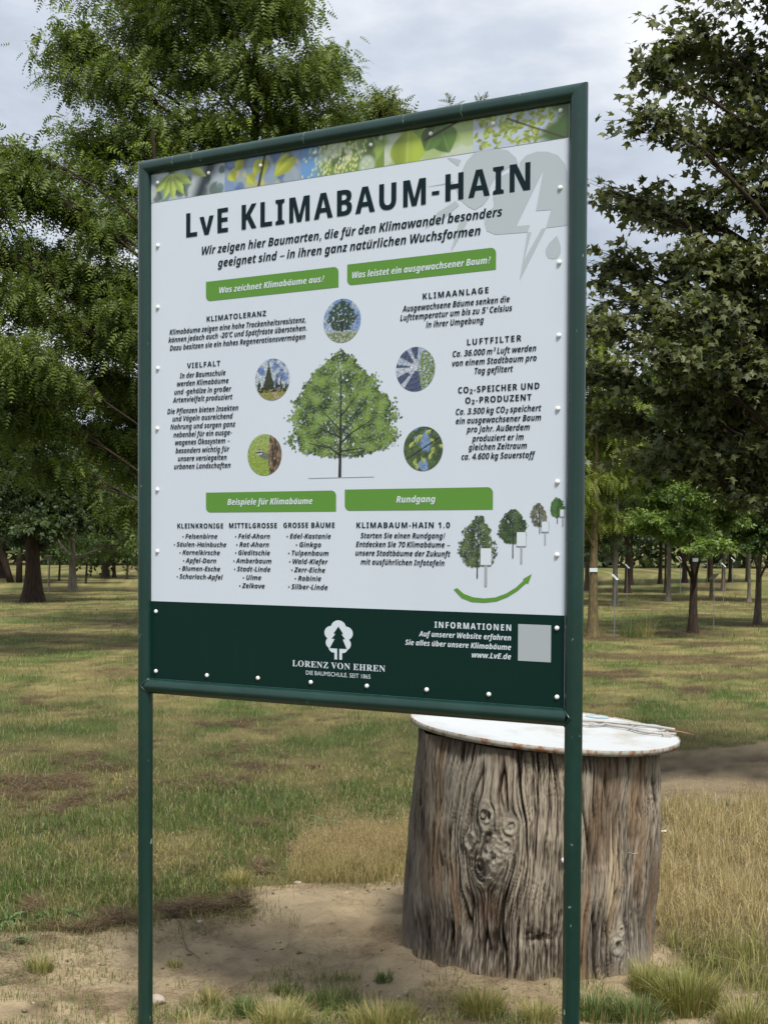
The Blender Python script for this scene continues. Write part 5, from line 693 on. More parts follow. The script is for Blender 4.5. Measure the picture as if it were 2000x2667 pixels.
def printed_tree(outline, trunk, n, sz, pals, seed, name='printed_tree', gap=.0, y=-.0009):
    """outline: rows (left, right) as board points; leaves scattered between them"""
    r = np.random.default_rng(seed); zs = np.array([(a[1] + b_[1]) / 2 for a, b_ in outline]); xl = np.array([a[0] for a, b_ in outline]); xr = np.array([b_[0] for a, b_ in outline]); o = np.argsort(zs)
    zs, xl, xr = zs[o], xl[o], xr[o]; z = r.uniform(zs[0], zs[-1], n * 3); l_, r_ = np.interp(z, zs, xl), np.interp(z, zs, xr); md_ = (l_ + r_) / 2; H_ = zs[-1] - zs[0]; l_ = md_ + (l_ - md_) * (1 + .10 * fbm(z / H_ * 10, 0 * z, 3, seed)); r_ = md_ + (r_ - md_) * (1 + .10 * fbm(z / H_ * 10, 0 * z + 5, 3, seed + 1)); wmax = (xr - xl).max(); kp = r.uniform(0, 1, len(z)) < (r_ - l_) / wmax
    z, l_, r_ = (z + r.normal(0, H_ * .012, len(z)))[kp][:n], l_[kp][:n], r_[kp][:n]; u = r.uniform(-1, 1, len(z)); u = np.sign(u) * np.abs(u) ** .85; x = (l_ + r_) / 2 + (r_ - l_) / 2 * u * (1 + .07 * r.normal(0, 1, len(z)))
    cl = pn(x / (sz * 9), z / (sz * 9), seed); edge = np.abs(u) > .82; kp = (cl > -.75 + gap + .45 * edge); x, z, cl = x[kp], z[kp], cl[kp]; m = len(x)
    a = r.uniform(0, 6.28, m); s_ = sz * r.uniform(.5, 1.3, m); V = np.zeros((m, 3, 3))
    for q in range(3): V[:, q, 0] = x + s_ * np.cos(a + q * 2.1); V[:, q, 2] = z + s_ * np.sin(a + q * 2.1) * .8
    V[:, :, 1] = (y - r.uniform(0, .0003, m))[:, None]; t = np.clip(.5 + .9 * cl + r.normal(0, .28, m), 0, 1) ; col = mixc(pals[0], pals[1], t)
    tz = (zs[-1] + zs[0]) / 2; ofs = len(V) * 3; TV = []; TF = []
    for (ax, az, ar), (bx, bz, br) in trunk:
        dx, dz = bx - ax, bz - az; l = math.hypot(dx, dz) or 1; nx_, nz_ = -dz / l, dx / l; k0 = ofs + len(TV)
        TV += [(ax + nx_*ar, y - .0004, az + nz_*ar), (ax - nx_*ar, y - .0004, az - nz_*ar), (bx - nx_*br, y - .0004, bz - nz_*br), (bx + nx_*br, y - .0004, bz + nz_*br)]; TF.append((k0, k0+1, k0+2, k0+3))
    V = np.concatenate([V.reshape(-1, 3), np.array(TV)]); cc = np.concatenate([np.repeat(col, 3, 0), np.tile((.018, .016, .014), (len(TV), 1))])
    return mesh_np(name, V, [np.arange(ofs).reshape(-1, 3), np.array(TF)], M['photo'], PANEL, cols=cc)
OUT = [((0.7656,2.1943), (0.7722,2.1938)), ((0.7407,2.1818), (0.7954,2.1797)), ((0.7224,2.1689), (0.8151,2.1672)), ((0.6871,2.1471), (0.8414,2.1433)), ((0.6601,2.1245), (0.8674,2.1195)), ((0.6397,2.1029), (0.8869,2.0935)), ((0.6210,2.0810), (0.9047,2.0677)), ((0.6021,2.0476), (0.9273,2.0348)), ((0.5850,2.0168), (0.9529,2.0034)), ((0.6024,1.9902), (0.9499,1.9802)),
       ((0.6059,1.9700), (0.9309,1.9575)), ((0.5818,1.9364), (0.9549,1.9278)), ((0.5923,1.9159), (0.9440,1.9075)), ((0.6234,1.8934), (0.9218,1.8916)), ((0.6883,1.8787), (0.8833,1.8775)), ((0.7422,1.8716), (0.8134,1.8739))]
T0, T1, T2 = (0.7633,1.8104), (0.7653,1.9104), (0.7659,2.1353)
TR = [((*T0, .0052), (*T1, .0042)), ((*T1, .0042), (*T2, .0012)), ((*(0.7638,1.8752), .0025), (*(0.7304,1.9002), .0018)), ((*(0.7304,1.9002), .0018), (*(0.6508,1.9169), .001)), ((*(0.7653,1.9132), .0025), (*(0.8048,1.9442), .0018)), ((*(0.7654,1.8893), .0022), (*(0.8460,1.8967), .001)),
      ((*(0.7651,1.9526), .0022), (*(0.7046,2.0115), .001)), ((*(0.7666,1.9948), .002), (*(0.8288,2.0619), .001)), ((*(0.8048,1.9442), .0018), (*(0.8940,1.9894), .0008)), ((*(0.7652,1.9315), .002), (*(0.6880,1.9626), .001))]
printed_tree(OUT, TR, 11000, .0042, ((.016, .036, .008), (.20, .31, .065)), 5).__setitem__('label', 'big printed broad-crowned tree')
MINI = [
 ([((1.2236,1.6894), (1.2487,1.6893)), ((1.2112,1.6690), (1.2563,1.6689)), ((1.1834,1.6508), (1.2724,1.6486)), ((1.1861,1.6281), (1.2666,1.6284)), ((1.1735,1.6143), (1.2856,1.6104)), ((1.1711,1.5915), (1.2867,1.5947)), ((1.1764,1.5733), (1.2859,1.5700)), ((1.1943,1.5507), (1.2796,1.5519)), ((1.1995,1.5417), (1.2172,1.5442))], [((*(1.2300,1.5104), .0018), (*(1.2308,1.6690), .0008))], ((.012, .03, .012), (.12, .17, .06)), 2400, .0032),
 ([((1.3374,1.7067), (1.3496,1.7075)), ((1.3155,1.6934), (1.3643,1.6932)), ((1.3058,1.6733), (1.3790,1.6731)), ((1.2996,1.6509), (1.3816,1.6532)), ((1.3003,1.6330), (1.3793,1.6332)), ((1.3112,1.6196), (1.3649,1.6176)), ((1.3235,1.6129), (1.3504,1.6131))], [((*(1.3415,1.5697), .0016), (*(1.3412,1.6688), .0008))], ((.01, .026, .012), (.08, .13, .045)), 2200, .003),
 ([((1.4169,1.7282), (1.4193,1.7282)), ((1.4027,1.7129), (1.4361,1.7135)), ((1.3943,1.6886), (1.4434,1.6906)), ((1.4006,1.6731), (1.4422,1.6730)), ((1.4080,1.6598), (1.4318,1.6620))], [((*(1.4234,1.6399), .0011), (*(1.4209,1.7127), .0006))], ((.04, .05, .03), (.17, .18, .10)), 700, .0024),
 ([((1.4690,1.7395), (1.4760,1.7399)), ((1.4597,1.7278), (1.4949,1.7274)), ((1.4551,1.7081), (1.4956,1.7078)), ((1.4609,1.6927), (1.4882,1.6903)), ((1.4718,1.6860), (1.4789,1.6860))], [((*(1.4758,1.6676), .0011), (*(1.4754,1.7123), .0006))], ((.02, .07, .018), (.09, .20, .04)), 800, .0026)]
for k, (o_, t_, p_, n_, s_) in enumerate(MINI): printed_tree(o_, t_, n_, s_, p_, 20 + k)
for (a_, b_, st_) in (((1.2398,1.5482), (1.2753,1.5978), ((1.2533,1.4878), (1.2613,1.5485))), ((1.3529,1.6033), (1.3826,1.6443), ((1.3650,1.5548), (1.3704,1.6034))), ((1.4286,1.6439), (1.4512,1.6738), ((1.4380,1.6083), (1.4415,1.6439))), ((1.4836,1.6864), (1.4974,1.7073), ((1.4904,1.6606), (1.4934,1.6864)))):
    g_ = .0012; b = MB(); b.box(a_[0], b_[0], -.0016, -.0013, a_[1], b_[1]); fr = b.build('printed_placard', M['greypole'], PANEL)
    b = MB(); b.box(a_[0] + g_, b_[0] - g_, -.0019, -.0015, a_[1] + g_, b_[1] - g_); b.build('placard_face', M['wprint'], PANEL)
    b = MB(); b.box(st_[0][0], st_[1][0], -.0013, -.0009, st_[0][1], st_[1][1]); b.build('placard_stem', M['greypole'], PANEL)
for s_, a0, a1 in ((.13, -.5, .9), (.21, -.2, .8), (.64, -.7, 1.1), (.99, -.4, 1.0), (1.18, -.9, 1.2), (1.36, .5, 1.3)):   # scraped streaks on the top rail
    b = MB(); b.tube([(s_ + .002 * math.sin(q * 2), -(PR + .0001) * math.cos(a0 + (a1 - a0) * q / 7), ZT + (PR + .0001) * math.sin(a0 + (a1 - a0) * q / 7)) for q in range(8)], .0007, 4); b.build('scratch', M['scrape'], SIGN)
# rivets
RV = [(0.0526,2.7942),(0.2626,2.7981),(0.4664,2.7940),(0.6707,2.8056),(0.8685,2.8010),(1.0705,2.8041),(1.2713,2.8030),(1.4755,2.8075),(0.0527,2.5877),(0.0528,2.3853),(0.0530,2.1839),(0.0511,1.9851),(0.0513,1.7827),(0.0514,1.5782),(0.0456,1.3777),(0.0457,1.1783),
      (1.4760,2.5955),(1.4752,2.3907),(1.4757,2.1890),(1.4748,1.9867),(1.4753,1.7838),(1.4758,1.5803),(1.4776,1.3763),(0.2582,1.1762),(0.4607,1.1787),(0.6608,1.1771),(0.8629,1.1777),(1.0677,1.1790),(1.2697,1.1780),(1.4794,1.1835)]
def rivet_mesh():
    b = MB(); vs = []; fs = []; n = 16; rr = .0068
    prof = [(rr, 0), (rr, -.0015), (rr * .93, -.0032), (rr * .7, -.0047), (rr * .35, -.0055)]
    for r_, y_ in prof:
        for k in range(n): a = 2 * math.pi * k / n; vs.append((r_ * math.cos(a), y_, r_ * math.sin(a)))
    vs.append((0, -.0058, 0))
    for i in range(len(prof) - 1):
        for k in range(n): fs.append((i*n+k, i*n+(k+1)%n, (i+1)*n+(k+1)%n, (i+1)*n+k))
    for k in range(n): fs.append(((len(prof)-1)*n+k, (len(prof)-1)*n+(k+1)%n, len(vs)-1))
    b.add(vs, fs); return b
r0 = rivet_mesh().build('rivet', M['rivet'], SIGN, True)
for k, (x_, z_) in enumerate(RV):
    q = r0 if k == 0 else link(r0.copy(), SIGN)
    q.location = (x_, -.0004, z_)

# ------------------------------------------------------------------ the stump
CX, CY_, SRAD = .575, 5.2, .487
F0 = math.atan2(-CY_, -CX)
KN = [(-0.1648,0.6292), (-0.2232,0.5273), (-0.0777,0.5908), (-0.0880,0.5218), (-0.1316,0.4835), (-0.1660,0.4345), (0.3573,0.1289), (0.3744,0.1846)]
KR = [.027, .030, .026, .022, .024, .042, .030, .018]
def stump():
    S_ = thing('tree_stump', 'broad weathered grey brown tree stump with a knotty burl under the metal disc', 'tree stump', (CX, CY_, 0))
    nv = 260
    ang = np.concatenate([np.linspace(-1.75, 1.75, 600), np.linspace(1.75, 2 * np.pi - 1.75, 70)[1:-1]])
    vz = np.linspace(0, 1, nv); A, V = np.meshgrid(ang, vz); a = A * SRAD
    ztop = .862 - .070 * np.cos(A + F0) * SRAD / .487 * .487 + .012 * np.sin(A + F0) * SRAD
    z = -.12 + V * (ztop + .12)
    # course of the grain: lines of flow parting round each knot
    aw = np.mod(a + np.pi * SRAD, 2 * np.pi * SRAD) - np.pi * SRAD
    psi = a.copy(); burl = np.zeros(a.shape); near = np.zeros(a.shape)
    kc = (-0.1403,0.5075); da, dz = aw - kc[0], (z - kc[1]) / 1.9
    psi -= .040 ** 2 * da / (da ** 2 + dz ** 2 + .0009)
    burl += .022 * np.exp(-(da ** 2 + dz ** 2) / .085 ** 2)
    area = np.exp(-(((aw - kc[0]) / .075) ** 2 + ((z - kc[1]) / .15) ** 2) ** 1.5)
    for (ka, kz), kr in zip(KN, KR):
        d1, d2 = aw - ka, (z - kz) / 1.35; rr2 = d1 ** 2 + d2 ** 2
        psi -= kr ** 2 * .8 * d1 / (rr2 + kr ** 2 * .35)
        rr = np.sqrt(rr2) / kr + .18 * fbm(aw * 40, z * 40, 2, 31)
        burl += kr * (.42 * np.exp(-rr ** 2 * 1.1) - .62 * np.exp(-(rr / .52) ** 2) + .12 * np.cos(rr * 9) * np.exp(-rr ** 2 * .7))
        near = np.maximum(near, np.exp(-rr ** 2 * .8))
    psi += .017 * fbm(a * 2.6, z * 1.8, 3, 40) + .0035 * fbm(a * 12, z * 6, 3, 43)
    g1 = pn(psi * 46, z * 2.6, 1); g2 = pn(psi * 105, z * 6, 2); g3 = pn(psi * 210, z * 11, 3); g4 = pn(psi * 400, z * 26, 4)
    cr1 = 1 - np.abs(pn(psi * 24, z * 1.6 + .3, 5)) * 7; cr1 = np.clip(cr1, 0, 1) ** 1.3 * sstep(-.25, .25, fbm(a * 5, z * 2.2, 2, 60))
    cr2 = np.clip(1 - np.abs(pn(psi * 70, z * 3.1, 6)) * 5, 0, 1) * sstep(-.35, .2, fbm(a * 9, z * 4, 2, 61))
    lump = fbm(a * 2.2, z * 1.4, 3, 50)
    kn_n = fbm(aw * 45, z * 45, 4, 77)
    disp = .026 * lump + .010 * fbm(a * 6, z * 2.5, 2, 52) + .0035 * g1 + .0028 * g2 + .0022 * g3 + .0012 * g4 - .024 * cr1 - .011 * cr2 + burl + .0045 * kn_n * area
    disp -= .012 * sstep(.0, .08, V - .97) 
    cav = (0.0355,0.1887); disp -= .02 * np.exp(-((aw - cav[0]) / .04) ** 2 - ((z - cav[1]) / .022) ** 2) * (1 + kn_n)
    ax0 = (0.2097,0.5865)[0]; disp -= .007 * sstep(-.012, .0, aw - ax0) * sstep(.1, .09, aw - ax0) * sstep(.42, .45, z)   # a slab of outer wood has come away here
    base_r = .489 + .014 * np.exp(-z / .05) * (1 + .8 * pn(A * 6, A * 0, 8)) - .004 * V + .006 * np.sin(V * 5)
    r = base_r + disp
    r *= 1 + .012 * np.cos(3 * A + 1)
    lean = .033 * z
    X = r * np.cos(A + F0) + lean; Y = r * np.sin(A + F0)
    # colour of the wood and its painted shade
    t = np.clip(.5 + .5 * g2 + .55 * g3 + .35 * lump + .5 * g4, 0, 1)
    col = mixc((.045, .036, .029), (.345, .295, .228), np.clip((t - .5) * 1.25 + .5, 0, 1))
    col = mixc(col, (.19, .185, .17), np.clip(.15 + .7 * fbm(a * 3, z * .8, 3, 63), 0, 1) * .5); col = mixc(col, (.10, .07, .05), np.clip(fbm(a * 4 + 3, z * 1.1, 3, 66) * 1.6 - .1, 0, 1) * .65)
    warm = np.clip(fbm(psi * 9, z * 1.1, 3, 64) * 1.5 - .25, 0, 1); col = mixc(col, (.27, .165, .085), warm * .75)
    brown = sstep(-.03, .05, aw - ax0) * sstep(.16, .10, aw - ax0) * sstep(.35, .6, z + .1 * g1) ; col = mixc(col, (.14, .085, .05), brown * .55)
    pale = np.exp(-((aw - (0.3208,0.3270)[0]) / .03) ** 2) * sstep(.1, .25, z) * sstep(.65, .45, z); col = mixc(col, (.48, .37, .23), pale * np.clip(.4 + g2 * 1.2, 0, 1))
    left = sstep(-.25, -.6, aw); col = mixc(col, np.array((.10, .085, .072)) * 1.0, left * .7)  # shade on the left flank, painted into the wood colour
    bs = np.exp(-(((aw - (-0.1474,0.2916)[0]) / .05) ** 2 + ((z - (-0.1474,0.2916)[1]) / .07) ** 2)); col = mixc(col, (.12, .065, .04), bs * .7)
    soil = sstep(.09, .0, z + .03 * g2); col = mixc(col, (.25, .19, .12), soil * .6)
    col = mixc(col, (.30, .28, .24), np.clip(near, 0, 1) * .45 + .2 * area); col = mixc(col, (.05, .04, .03), np.clip(kn_n * -1.6, 0, 1) * area * .8)
    col = mixc(col, (.030, .022, .016), np.clip(cr1 * 1.1 + cr2 * .8, 0, 1))
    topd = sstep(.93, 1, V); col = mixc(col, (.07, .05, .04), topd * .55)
    ny, nx = X.shape; idx = np.arange(nx * ny).reshape(ny, nx); nxt = np.roll(idx, -1, 1)
    f = np.stack([idx[:-1], nxt[:-1], nxt[1:], idx[1:]], -1).reshape(-1, 4)
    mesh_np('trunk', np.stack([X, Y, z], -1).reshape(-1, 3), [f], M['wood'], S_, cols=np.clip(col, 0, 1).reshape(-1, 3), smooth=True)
    b = MB(); n = 60; vs = [(.93 * X[-1, int(k * nx / n)] , .93 * Y[-1, int(k * nx / n)], z[-1, int(k * nx / n)] - .004) for k in range(n)]; b.add(vs, [tuple(range(n))]); b.build('sawn_top', M['bark_dark'], S_)
    def surf(p): 
        aa = p[0] / SRAD; rr = .489; return Vector((rr * math.cos(aa + F0) + .033 * p[1], rr * math.sin(aa + F0), p[1])), Vector((math.cos(aa + F0), math.sin(aa + F0), 0))
    p, nrm = surf((0.1095,0.4759)); b = MB(); b.tube([p - nrm * .02, p + nrm * .030, p + nrm * .034], [.0095, .0095, .007], 14); b.build('screw_head', M['rivet'], S_, True)
    p, nrm = surf((0.3889,0.4745)); b = MB(); b.tube([p, p + nrm * .028, p + nrm * .030 + Vector((.012, 0, .004))], .003, 6); b.build('bent_nail', M['steel'], S_)
    p = Vector((.508, -.06, (0.7186,0.4844)[1])); b = MB(); b.tube([p - Vector((.03, 0, 0)), p + Vector((.022, 0, 0))], .0035, 6); b.tube([p + Vector((.018, 0, 0)), p + Vector((.025, 0, 0))], .006, 6); b.build('bolt', M['steel'], S_)
stump()
def dial():
    D_ = thing('metal_disc', 'round white enamelled metal disc with rusty rim lying on the stump', 'disc', (.634, 5.2, .886))
    nrm = Vector((.075, -.016, 1)).normalized(); ux = Vector((1, 0, -.075)).normalized(); uy = nrm.cross(ux)
    D_.matrix_world = Matrix.Translation((.634, 5.2, .886)) @ Matrix((ux, uy, nrm)).transposed().to_4x4()
    Rr = .528; n = 160
    ring = lambda r, z: [(r * math.cos(2 * math.pi * k / n), r * math.sin(2 * math.pi * k / n), z + .0012 * math.sin(3.3 * 2 * math.pi * k / n)) for k in range(n)]
    b = MB(); b.add(ring(Rr - .003, 0) + ring(Rr - .003, -.004), [tuple(range(n)), tuple(range(2 * n - 1, n - 1, -1))]); b.build('plate', M['plate'], D_)
    b = MB(); vs = ring(Rr, -.016) + ring(Rr, .004) + ring(Rr - .0025, .005) + ring(Rr - .0035, -.016); fs = []
    for i in range(4):
        for k in range(n): fs.append((i*n+k, i*n+(k+1)%n, ((i+1)%4)*n+(k+1)%n, ((i+1)%4)*n+k))
    b.add(vs, fs); b.build('rim', M['rim'], D_, True)
    for k, (c_, e_) in enumerate((((0.2749,0.3923), (0.3254,0.3934)), ((0.3669,0.2592), (0.4207,0.2685)))):
        rx = abs(e_[0] - c_[0]); b = MB(); m = 40
        b.add([(c_[0] + rx * math.cos(2*math.pi*q/m), c_[1] + rx * math.sin(2*math.pi*q/m), .0016) for q in range(m)], [tuple(range(m))]); o = b.build('pale_blue_roundel', M['paleblue'], D_)
        w_ = rx * .16; b = MB(); b.add([(c_[0] - rx*.45, c_[1] - rx*.35 - w_, .0028), (c_[0] + rx*.55, c_[1] + rx*.25 - w_, .0028), (c_[0] + rx*.55, c_[1] + rx*.25 + w_, .0028), (c_[0] - rx*.2, c_[1] - rx*.1 + w_, .0028)], [(0, 1, 2, 3)]); b.build('white_mark', M['wprint'], o)
    # wrought pointer of twisted bars across the disc
    def P(p, h): return (p[0], p[1], h)
    def path(l, h=.016):
        out = []
        for i in range(len(l) - 1):
            for q in range(6): t = q / 6; out.append(P(((l[i][0]*(1-t) + l[i+1][0]*t), (l[i][1]*(1-t) + l[i+1][1]*t)), h))
        out.append(P(l[-1], h)); 
        for _ in range(3): out = [out[0]] + [tuple((out[i-1][j] + 2*out[i][j] + out[i+1][j]) / 4 for j in range(3)) for i in range(1, len(out) - 1)] + [out[-1]]
        return out
    A_ = [(-0.0582,0.0409), (-0.0046,0.0334), (0.0901,0.0643), (0.1759,0.1196), (0.2550,0.1247), (0.3179,0.1157), (0.3932,0.1246), (0.4623,0.1017), (0.5304,0.0565)]
    b = MB(); b.tube(path(A_, .020), .0062, 8); b.build('pointer_bar', M['rust'], D_, True)
    b = MB(); b.tube(path([(0.1846,0.1775), (0.2098,0.1905), (0.2371,0.1567), (0.2579,0.1145), (0.3123,0.0842), (0.3534,0.0591), (0.3771,-0.0072), (0.4446,-0.0290), (0.5220,-0.0025)], .012), .0055, 8); b.build('pointer_scroll', M['rust'], D_, True)
    b = MB(); b.tube(path([(0.1535,0.0618), (0.1882,0.0506), (0.2358,0.0918), (0.2629,0.1170)], .010), .0052, 8); b.tube(path([(0.3434,0.0542), (0.3879,0.1450), (0.4418,0.1838), (0.4884,0.1838), (0.5120,0.0978), (0.4445,0.0147), (0.3870,-0.0024), (0.3565,0.0270)], .012), .005, 8); b.build('pointer_loop', M['rust'], D_, True)
    e0, e1 = (0.5074,0.0343), (0.5946,-0.0001); b = MB(); b.tube([P(e0, .018), P(((e0[0]+e1[0])/2, (e0[1]+e1[1])/2), .018), P(e1, .014)], [.008, .006, .0016], 8, flat=.5); b.build('pointer_tip', mat('rusty_tip', (.13, .07, .04), .8, noise=(40, (.25, .13, .07), .4, .6, ONE)), D_, True)
    b = MB(); q = (0.4830,-0.0374); b.box(q[0] - .02, q[0] + .012, q[1] - .01, q[1] + .012, .001, .012); b.build('pointer_foot', M['rust'], D_)
dial()

# ------------------------------------------------------------------ stones and tufts on the bare soil
def stone(c, r, label, sd, sq=.6, m='stone'):
    r_ = np.random.default_rng(sd); import bmesh
    bm = bmesh.new(); bmesh.ops.create_icosphere(bm, subdivisions=3, radius=1)
    for v in bm.verts:
        q = v.co; k = 1 + .22 * float(pn(q.x * 1.3 + sd, q.y * 1.3 + q.z)) + .06 * float(pn(q.x * 4, q.z * 4 + q.y, sd)); v.co = Vector((q.x * r[0] * k, q.y * r[1] * k, q.z * r[2] * k))
    me = bpy.data.meshes.new('stone'); bm.to_mesh(me); bm.free(); me.materials.append(M[m]); me.polygons.foreach_set('use_smooth', [True] * len(me.polygons))
    o = bpy.data.objects.new('stone', me); link(o); o.location = (c[0], c[1], float(height(np.array(c[0]), np.array(c[1]))) + r[2] * sq); o['label'] = label; o['category'] = 'stone'; o['group'] = 'stones on the bare soil'; return o
p = (-0.7984,4.6123); stone(p, (.034, .03, .020), 'pale rounded stone just right of the left post foot', 1)
p = (0.0874,4.6521); stone(p, (.011, .01, .010), 'small white pebble on the soil left of the stump base', 2)
p = (0.0894,4.6509); stone((p[0] - .03, p[1] - .02), (.009, .008, .007), 'tiny white pebble beside the small white pebble', 3)
p = (-0.9365,4.3833); stone(p, (.025, .02, .012), 'flat sandy stone at the lower edge left of the post', 4)
p = (-0.7441,4.3860); stone(p, (.016, .012, .008), 'sandy stone chip right of the left post foot', 5)
p = (-0.3926,6.0599); stone(p, (.018, .014, .010), 'grey stone chip at the upper edge of the sand', 6)
p = (-0.7601,5.4630); stone(p, (.014, .012, .009), 'small grey pebble at the grass edge of the sand', 7)
def crumbs():
    r = np.random.default_rng(8); n = 1500; u = r.uniform(0, 1, n); y = 1 / (1 / 4.25 + u * (1 / 6.6 - 1 / 4.25)); x = r.uniform(-.34, .36, n) * y
    d = fields(x, y)[0]; k = (d > .5) & (np.hypot(x - .575, y - 5.2) > .52); x, y = x[k], y[k]; n = len(x); s = r.gamma(.9, .0030, n) + .0013
    base = np.array([(1,0,0),(-1,0,0),(0,1,0),(0,-1,0),(0,0,1),(0,0,-1)], float); fc = np.array([(0,2,4),(2,1,4),(1,3,4),(3,0,4),(2,0,5),(1,2,5),(3,1,5),(0,3,5)])
    V = base[None] * s[:, None, None] * r.uniform(.6, 1.3, (n, 6, 1)) * np.array([1.2, 1, .7]); V += np.stack([x, y, height(x, y)], -1)[:, None]
    F_ = (np.arange(n)[:, None, None] * 6 + fc[None]).reshape(-1, 3); col = np.repeat(mixc((.17, .125, .08), (.42, .36, .28), r.uniform(0, 1, n)), 6, 0)
    o = mesh_np('soil_crumbs', V.reshape(-1, 3), [F_], M['ground'], cols=col); o['kind'] = 'stuff'; o['label'] = 'loose crumbs of soil and grit on the bare ground'
crumbs()
def tuft(c, n, rad, h, col, label, sd, dry=.3, lean=.55):
    r = np.random.default_rng(sd); a = r.uniform(0, 2 * np.pi, n); q = rad * np.sqrt(r.uniform(0, 1, n)) * .55; x, y = q * np.cos(a), q * np.sin(a)
    hh = h * r.uniform(.45, 1.15, n); out = np.stack([np.cos(a), np.sin(a), 0 * a], -1); ln = np.abs(r.normal(lean, .3, n)) * (.4 + q / rad)
    side = np.stack([-np.sin(a + r.normal(0, .6, n)), np.cos(a), 0 * a], -1) * (.0016 * r.uniform(.7, 1.3, n))[:, None]
    P = np.stack([x, y, 0 * x - .003], -1); up = np.zeros((n, 3)); up[:, 2] = 1
    mid = P + hh[:, None] * .55 * (out * np.sin(ln * .5)[:, None] + up * np.cos(ln * .5)[:, None]); tip = mid + hh[:, None] * .5 * (out * np.sin(ln * 1.5)[:, None] + up * np.cos(ln * 1.5)[:, None])
    V = np.stack([P - side, P + side, mid + side * .8, mid - side * .8, tip], 1); o = np.arange(n)[:, None] * 5
    cc = mixc(col, (.40, .32, .15), (r.uniform(0, 1, n) < dry) * r.uniform(.5, 1, n)) * r.uniform(.7, 1.3, n)[:, None]; cc = np.repeat(cc, 5, 0)
    ob = mesh_np('grass_tuft', V.reshape(-1, 3), [o + np.array([[0, 1, 2, 3]]), o + np.array([[3, 2, 4]])], M['grass'], cols=np.clip(cc, 0, 1))
    ob.location = (c[0], c[1], float(height(np.array(c[0]), np.array(c[1])))); ob['label'] = label; ob['category'] = 'grass tuft'; ob['group'] = 'grass tufts on the bare soil'
YGN, GRN = (.20, .21, .065), (.10, .15, .05)
for c, n, rd, h, col, lb, dr in (
 ((-1.2752,4.8964), 170, .08, .075, YGN, 'spiky tuft at the far left of the bare soil', .4), ((-0.5982,4.5850), 150, .06, .09, YGN, 'upright yellowish tuft in the middle of the bare soil', .55), ((-0.7874,4.9767), 60, .06, .04, YGN, 'thin low tuft right of the left post', .5),
 ((-0.4611,4.4887), 190, .08, .07, GRN, 'small green tuft right of the upright yellowish one', .15), ((-0.3386,4.6914), 200, .11, .04, GRN, 'low green mat of grass left of the wide mat', .2), ((-0.1727,4.5786), 520, .17, .055, GRN, 'wide green mat of grass left of the stump base', .25),
 ((0.0067,4.7766), 120, .055, .045, GRN, 'small dark green tuft nearest the stump on the sand', .05), ((-0.3377,4.3394), 520, .17, .10, YGN, 'dry tuft at the bottom edge below the wide mat', .5), ((-0.0056,4.3327), 480, .20, .09, YGN, 'pale tuft at the bottom edge left of the right post', .5),
 ((0.0792,4.3915), 200, .1, .08, YGN, 'bottom edge tuft midway between both posts', .4), ((0.3417,4.4373), 480, .14, .10, YGN, 'yellow green tuft at the foot of the stump left of the right post', .4), ((0.5195,4.3768), 300, .1, .08, YGN, 'short dry tuft touching the right post', .45),
 ((0.7345,4.4858), 620, .16, .08, GRN, 'bright green tuft just right of the right post', .2), ((0.8626,4.4234), 480, .16, .085, GRN, 'green tuft at the bottom edge below the large tuft', .25), ((1.0569,4.5342), 1300, .19, .14, YGN, 'large arching yellow green tuft right of the stump base', .25),
 ((0.9468,4.6930), 420, .11, .12, YGN, 'arching tuft against the right side of the stump base', .3), ((1.2042,4.3250), 420, .16, .10, YGN, 'tuft in the lower right corner', .35), ((-0.8640,4.2334), 120, .09, .09, YGN, 'thin pale stalks at the bottom edge left of the left post', .8), ((-0.6095,4.3244), 110, .1, .09, YGN, 'sparse pale stalks at the bottom edge right of the left post', .8),
 ((-0.6670,6.0330), 300, .09, .09, YGN, 'tan tuft on the grass edge above the sand', .6), ((4.1542,22.1336), 260, .35, .40, GRN, 'tall green tuft near the lichen covered tree', .1), ((4.3797,22.1491), 180, .3, .35, YGN, 'tan grass clump beside the tall green tuft', .6)):
    tuft(c, n, rd, h, col, lb, int(abs(c[0]) * 1000 + c[1] * 77), dr)
def weed(c, n, ln, label, sd, col=(.10, .16, .055)):
    r = np.random.default_rng(sd); V = []; Fc = []; cc = []
    for k in range(n):
        a = r.uniform(0, 2 * math.pi); l = ln * r.uniform(.6, 1.2); el = r.uniform(.15, .9); m = 9; sd_ = Vector((-math.sin(a), math.cos(a), 0)); p = Vector((0, 0, .003)); k0 = len(V); g = r.uniform(.7, 1.3)
        for q in range(m):
            t = q / (m - 1); e_ = el - 1.3 * t; p = p + Vector((math.cos(a) * math.cos(e_), math.sin(a) * math.cos(e_), math.sin(e_))) * l / m
            w_ = l * .13 * math.sin(math.pi * min(1, t * .9 + .08)) * (1 if q % 2 else .5); V += [p - sd_ * w_, p + sd_ * w_]; cc += [np.array(col) * g] * 2
            if q: Fc.append((k0+2*q-2, k0+2*q-1, k0+2*q+1, k0+2*q))
    o = mesh_np('weed', np.array(V), [np.array(Fc)], M['leaf'], cols=np.array(cc)); o.location = (c[0], c[1], float(height(np.array(c[0]), np.array(c[1]))) + .004); o['label'] = label; o['category'] = 'weed'; o['group'] = 'broad-leaved weeds in the grass'
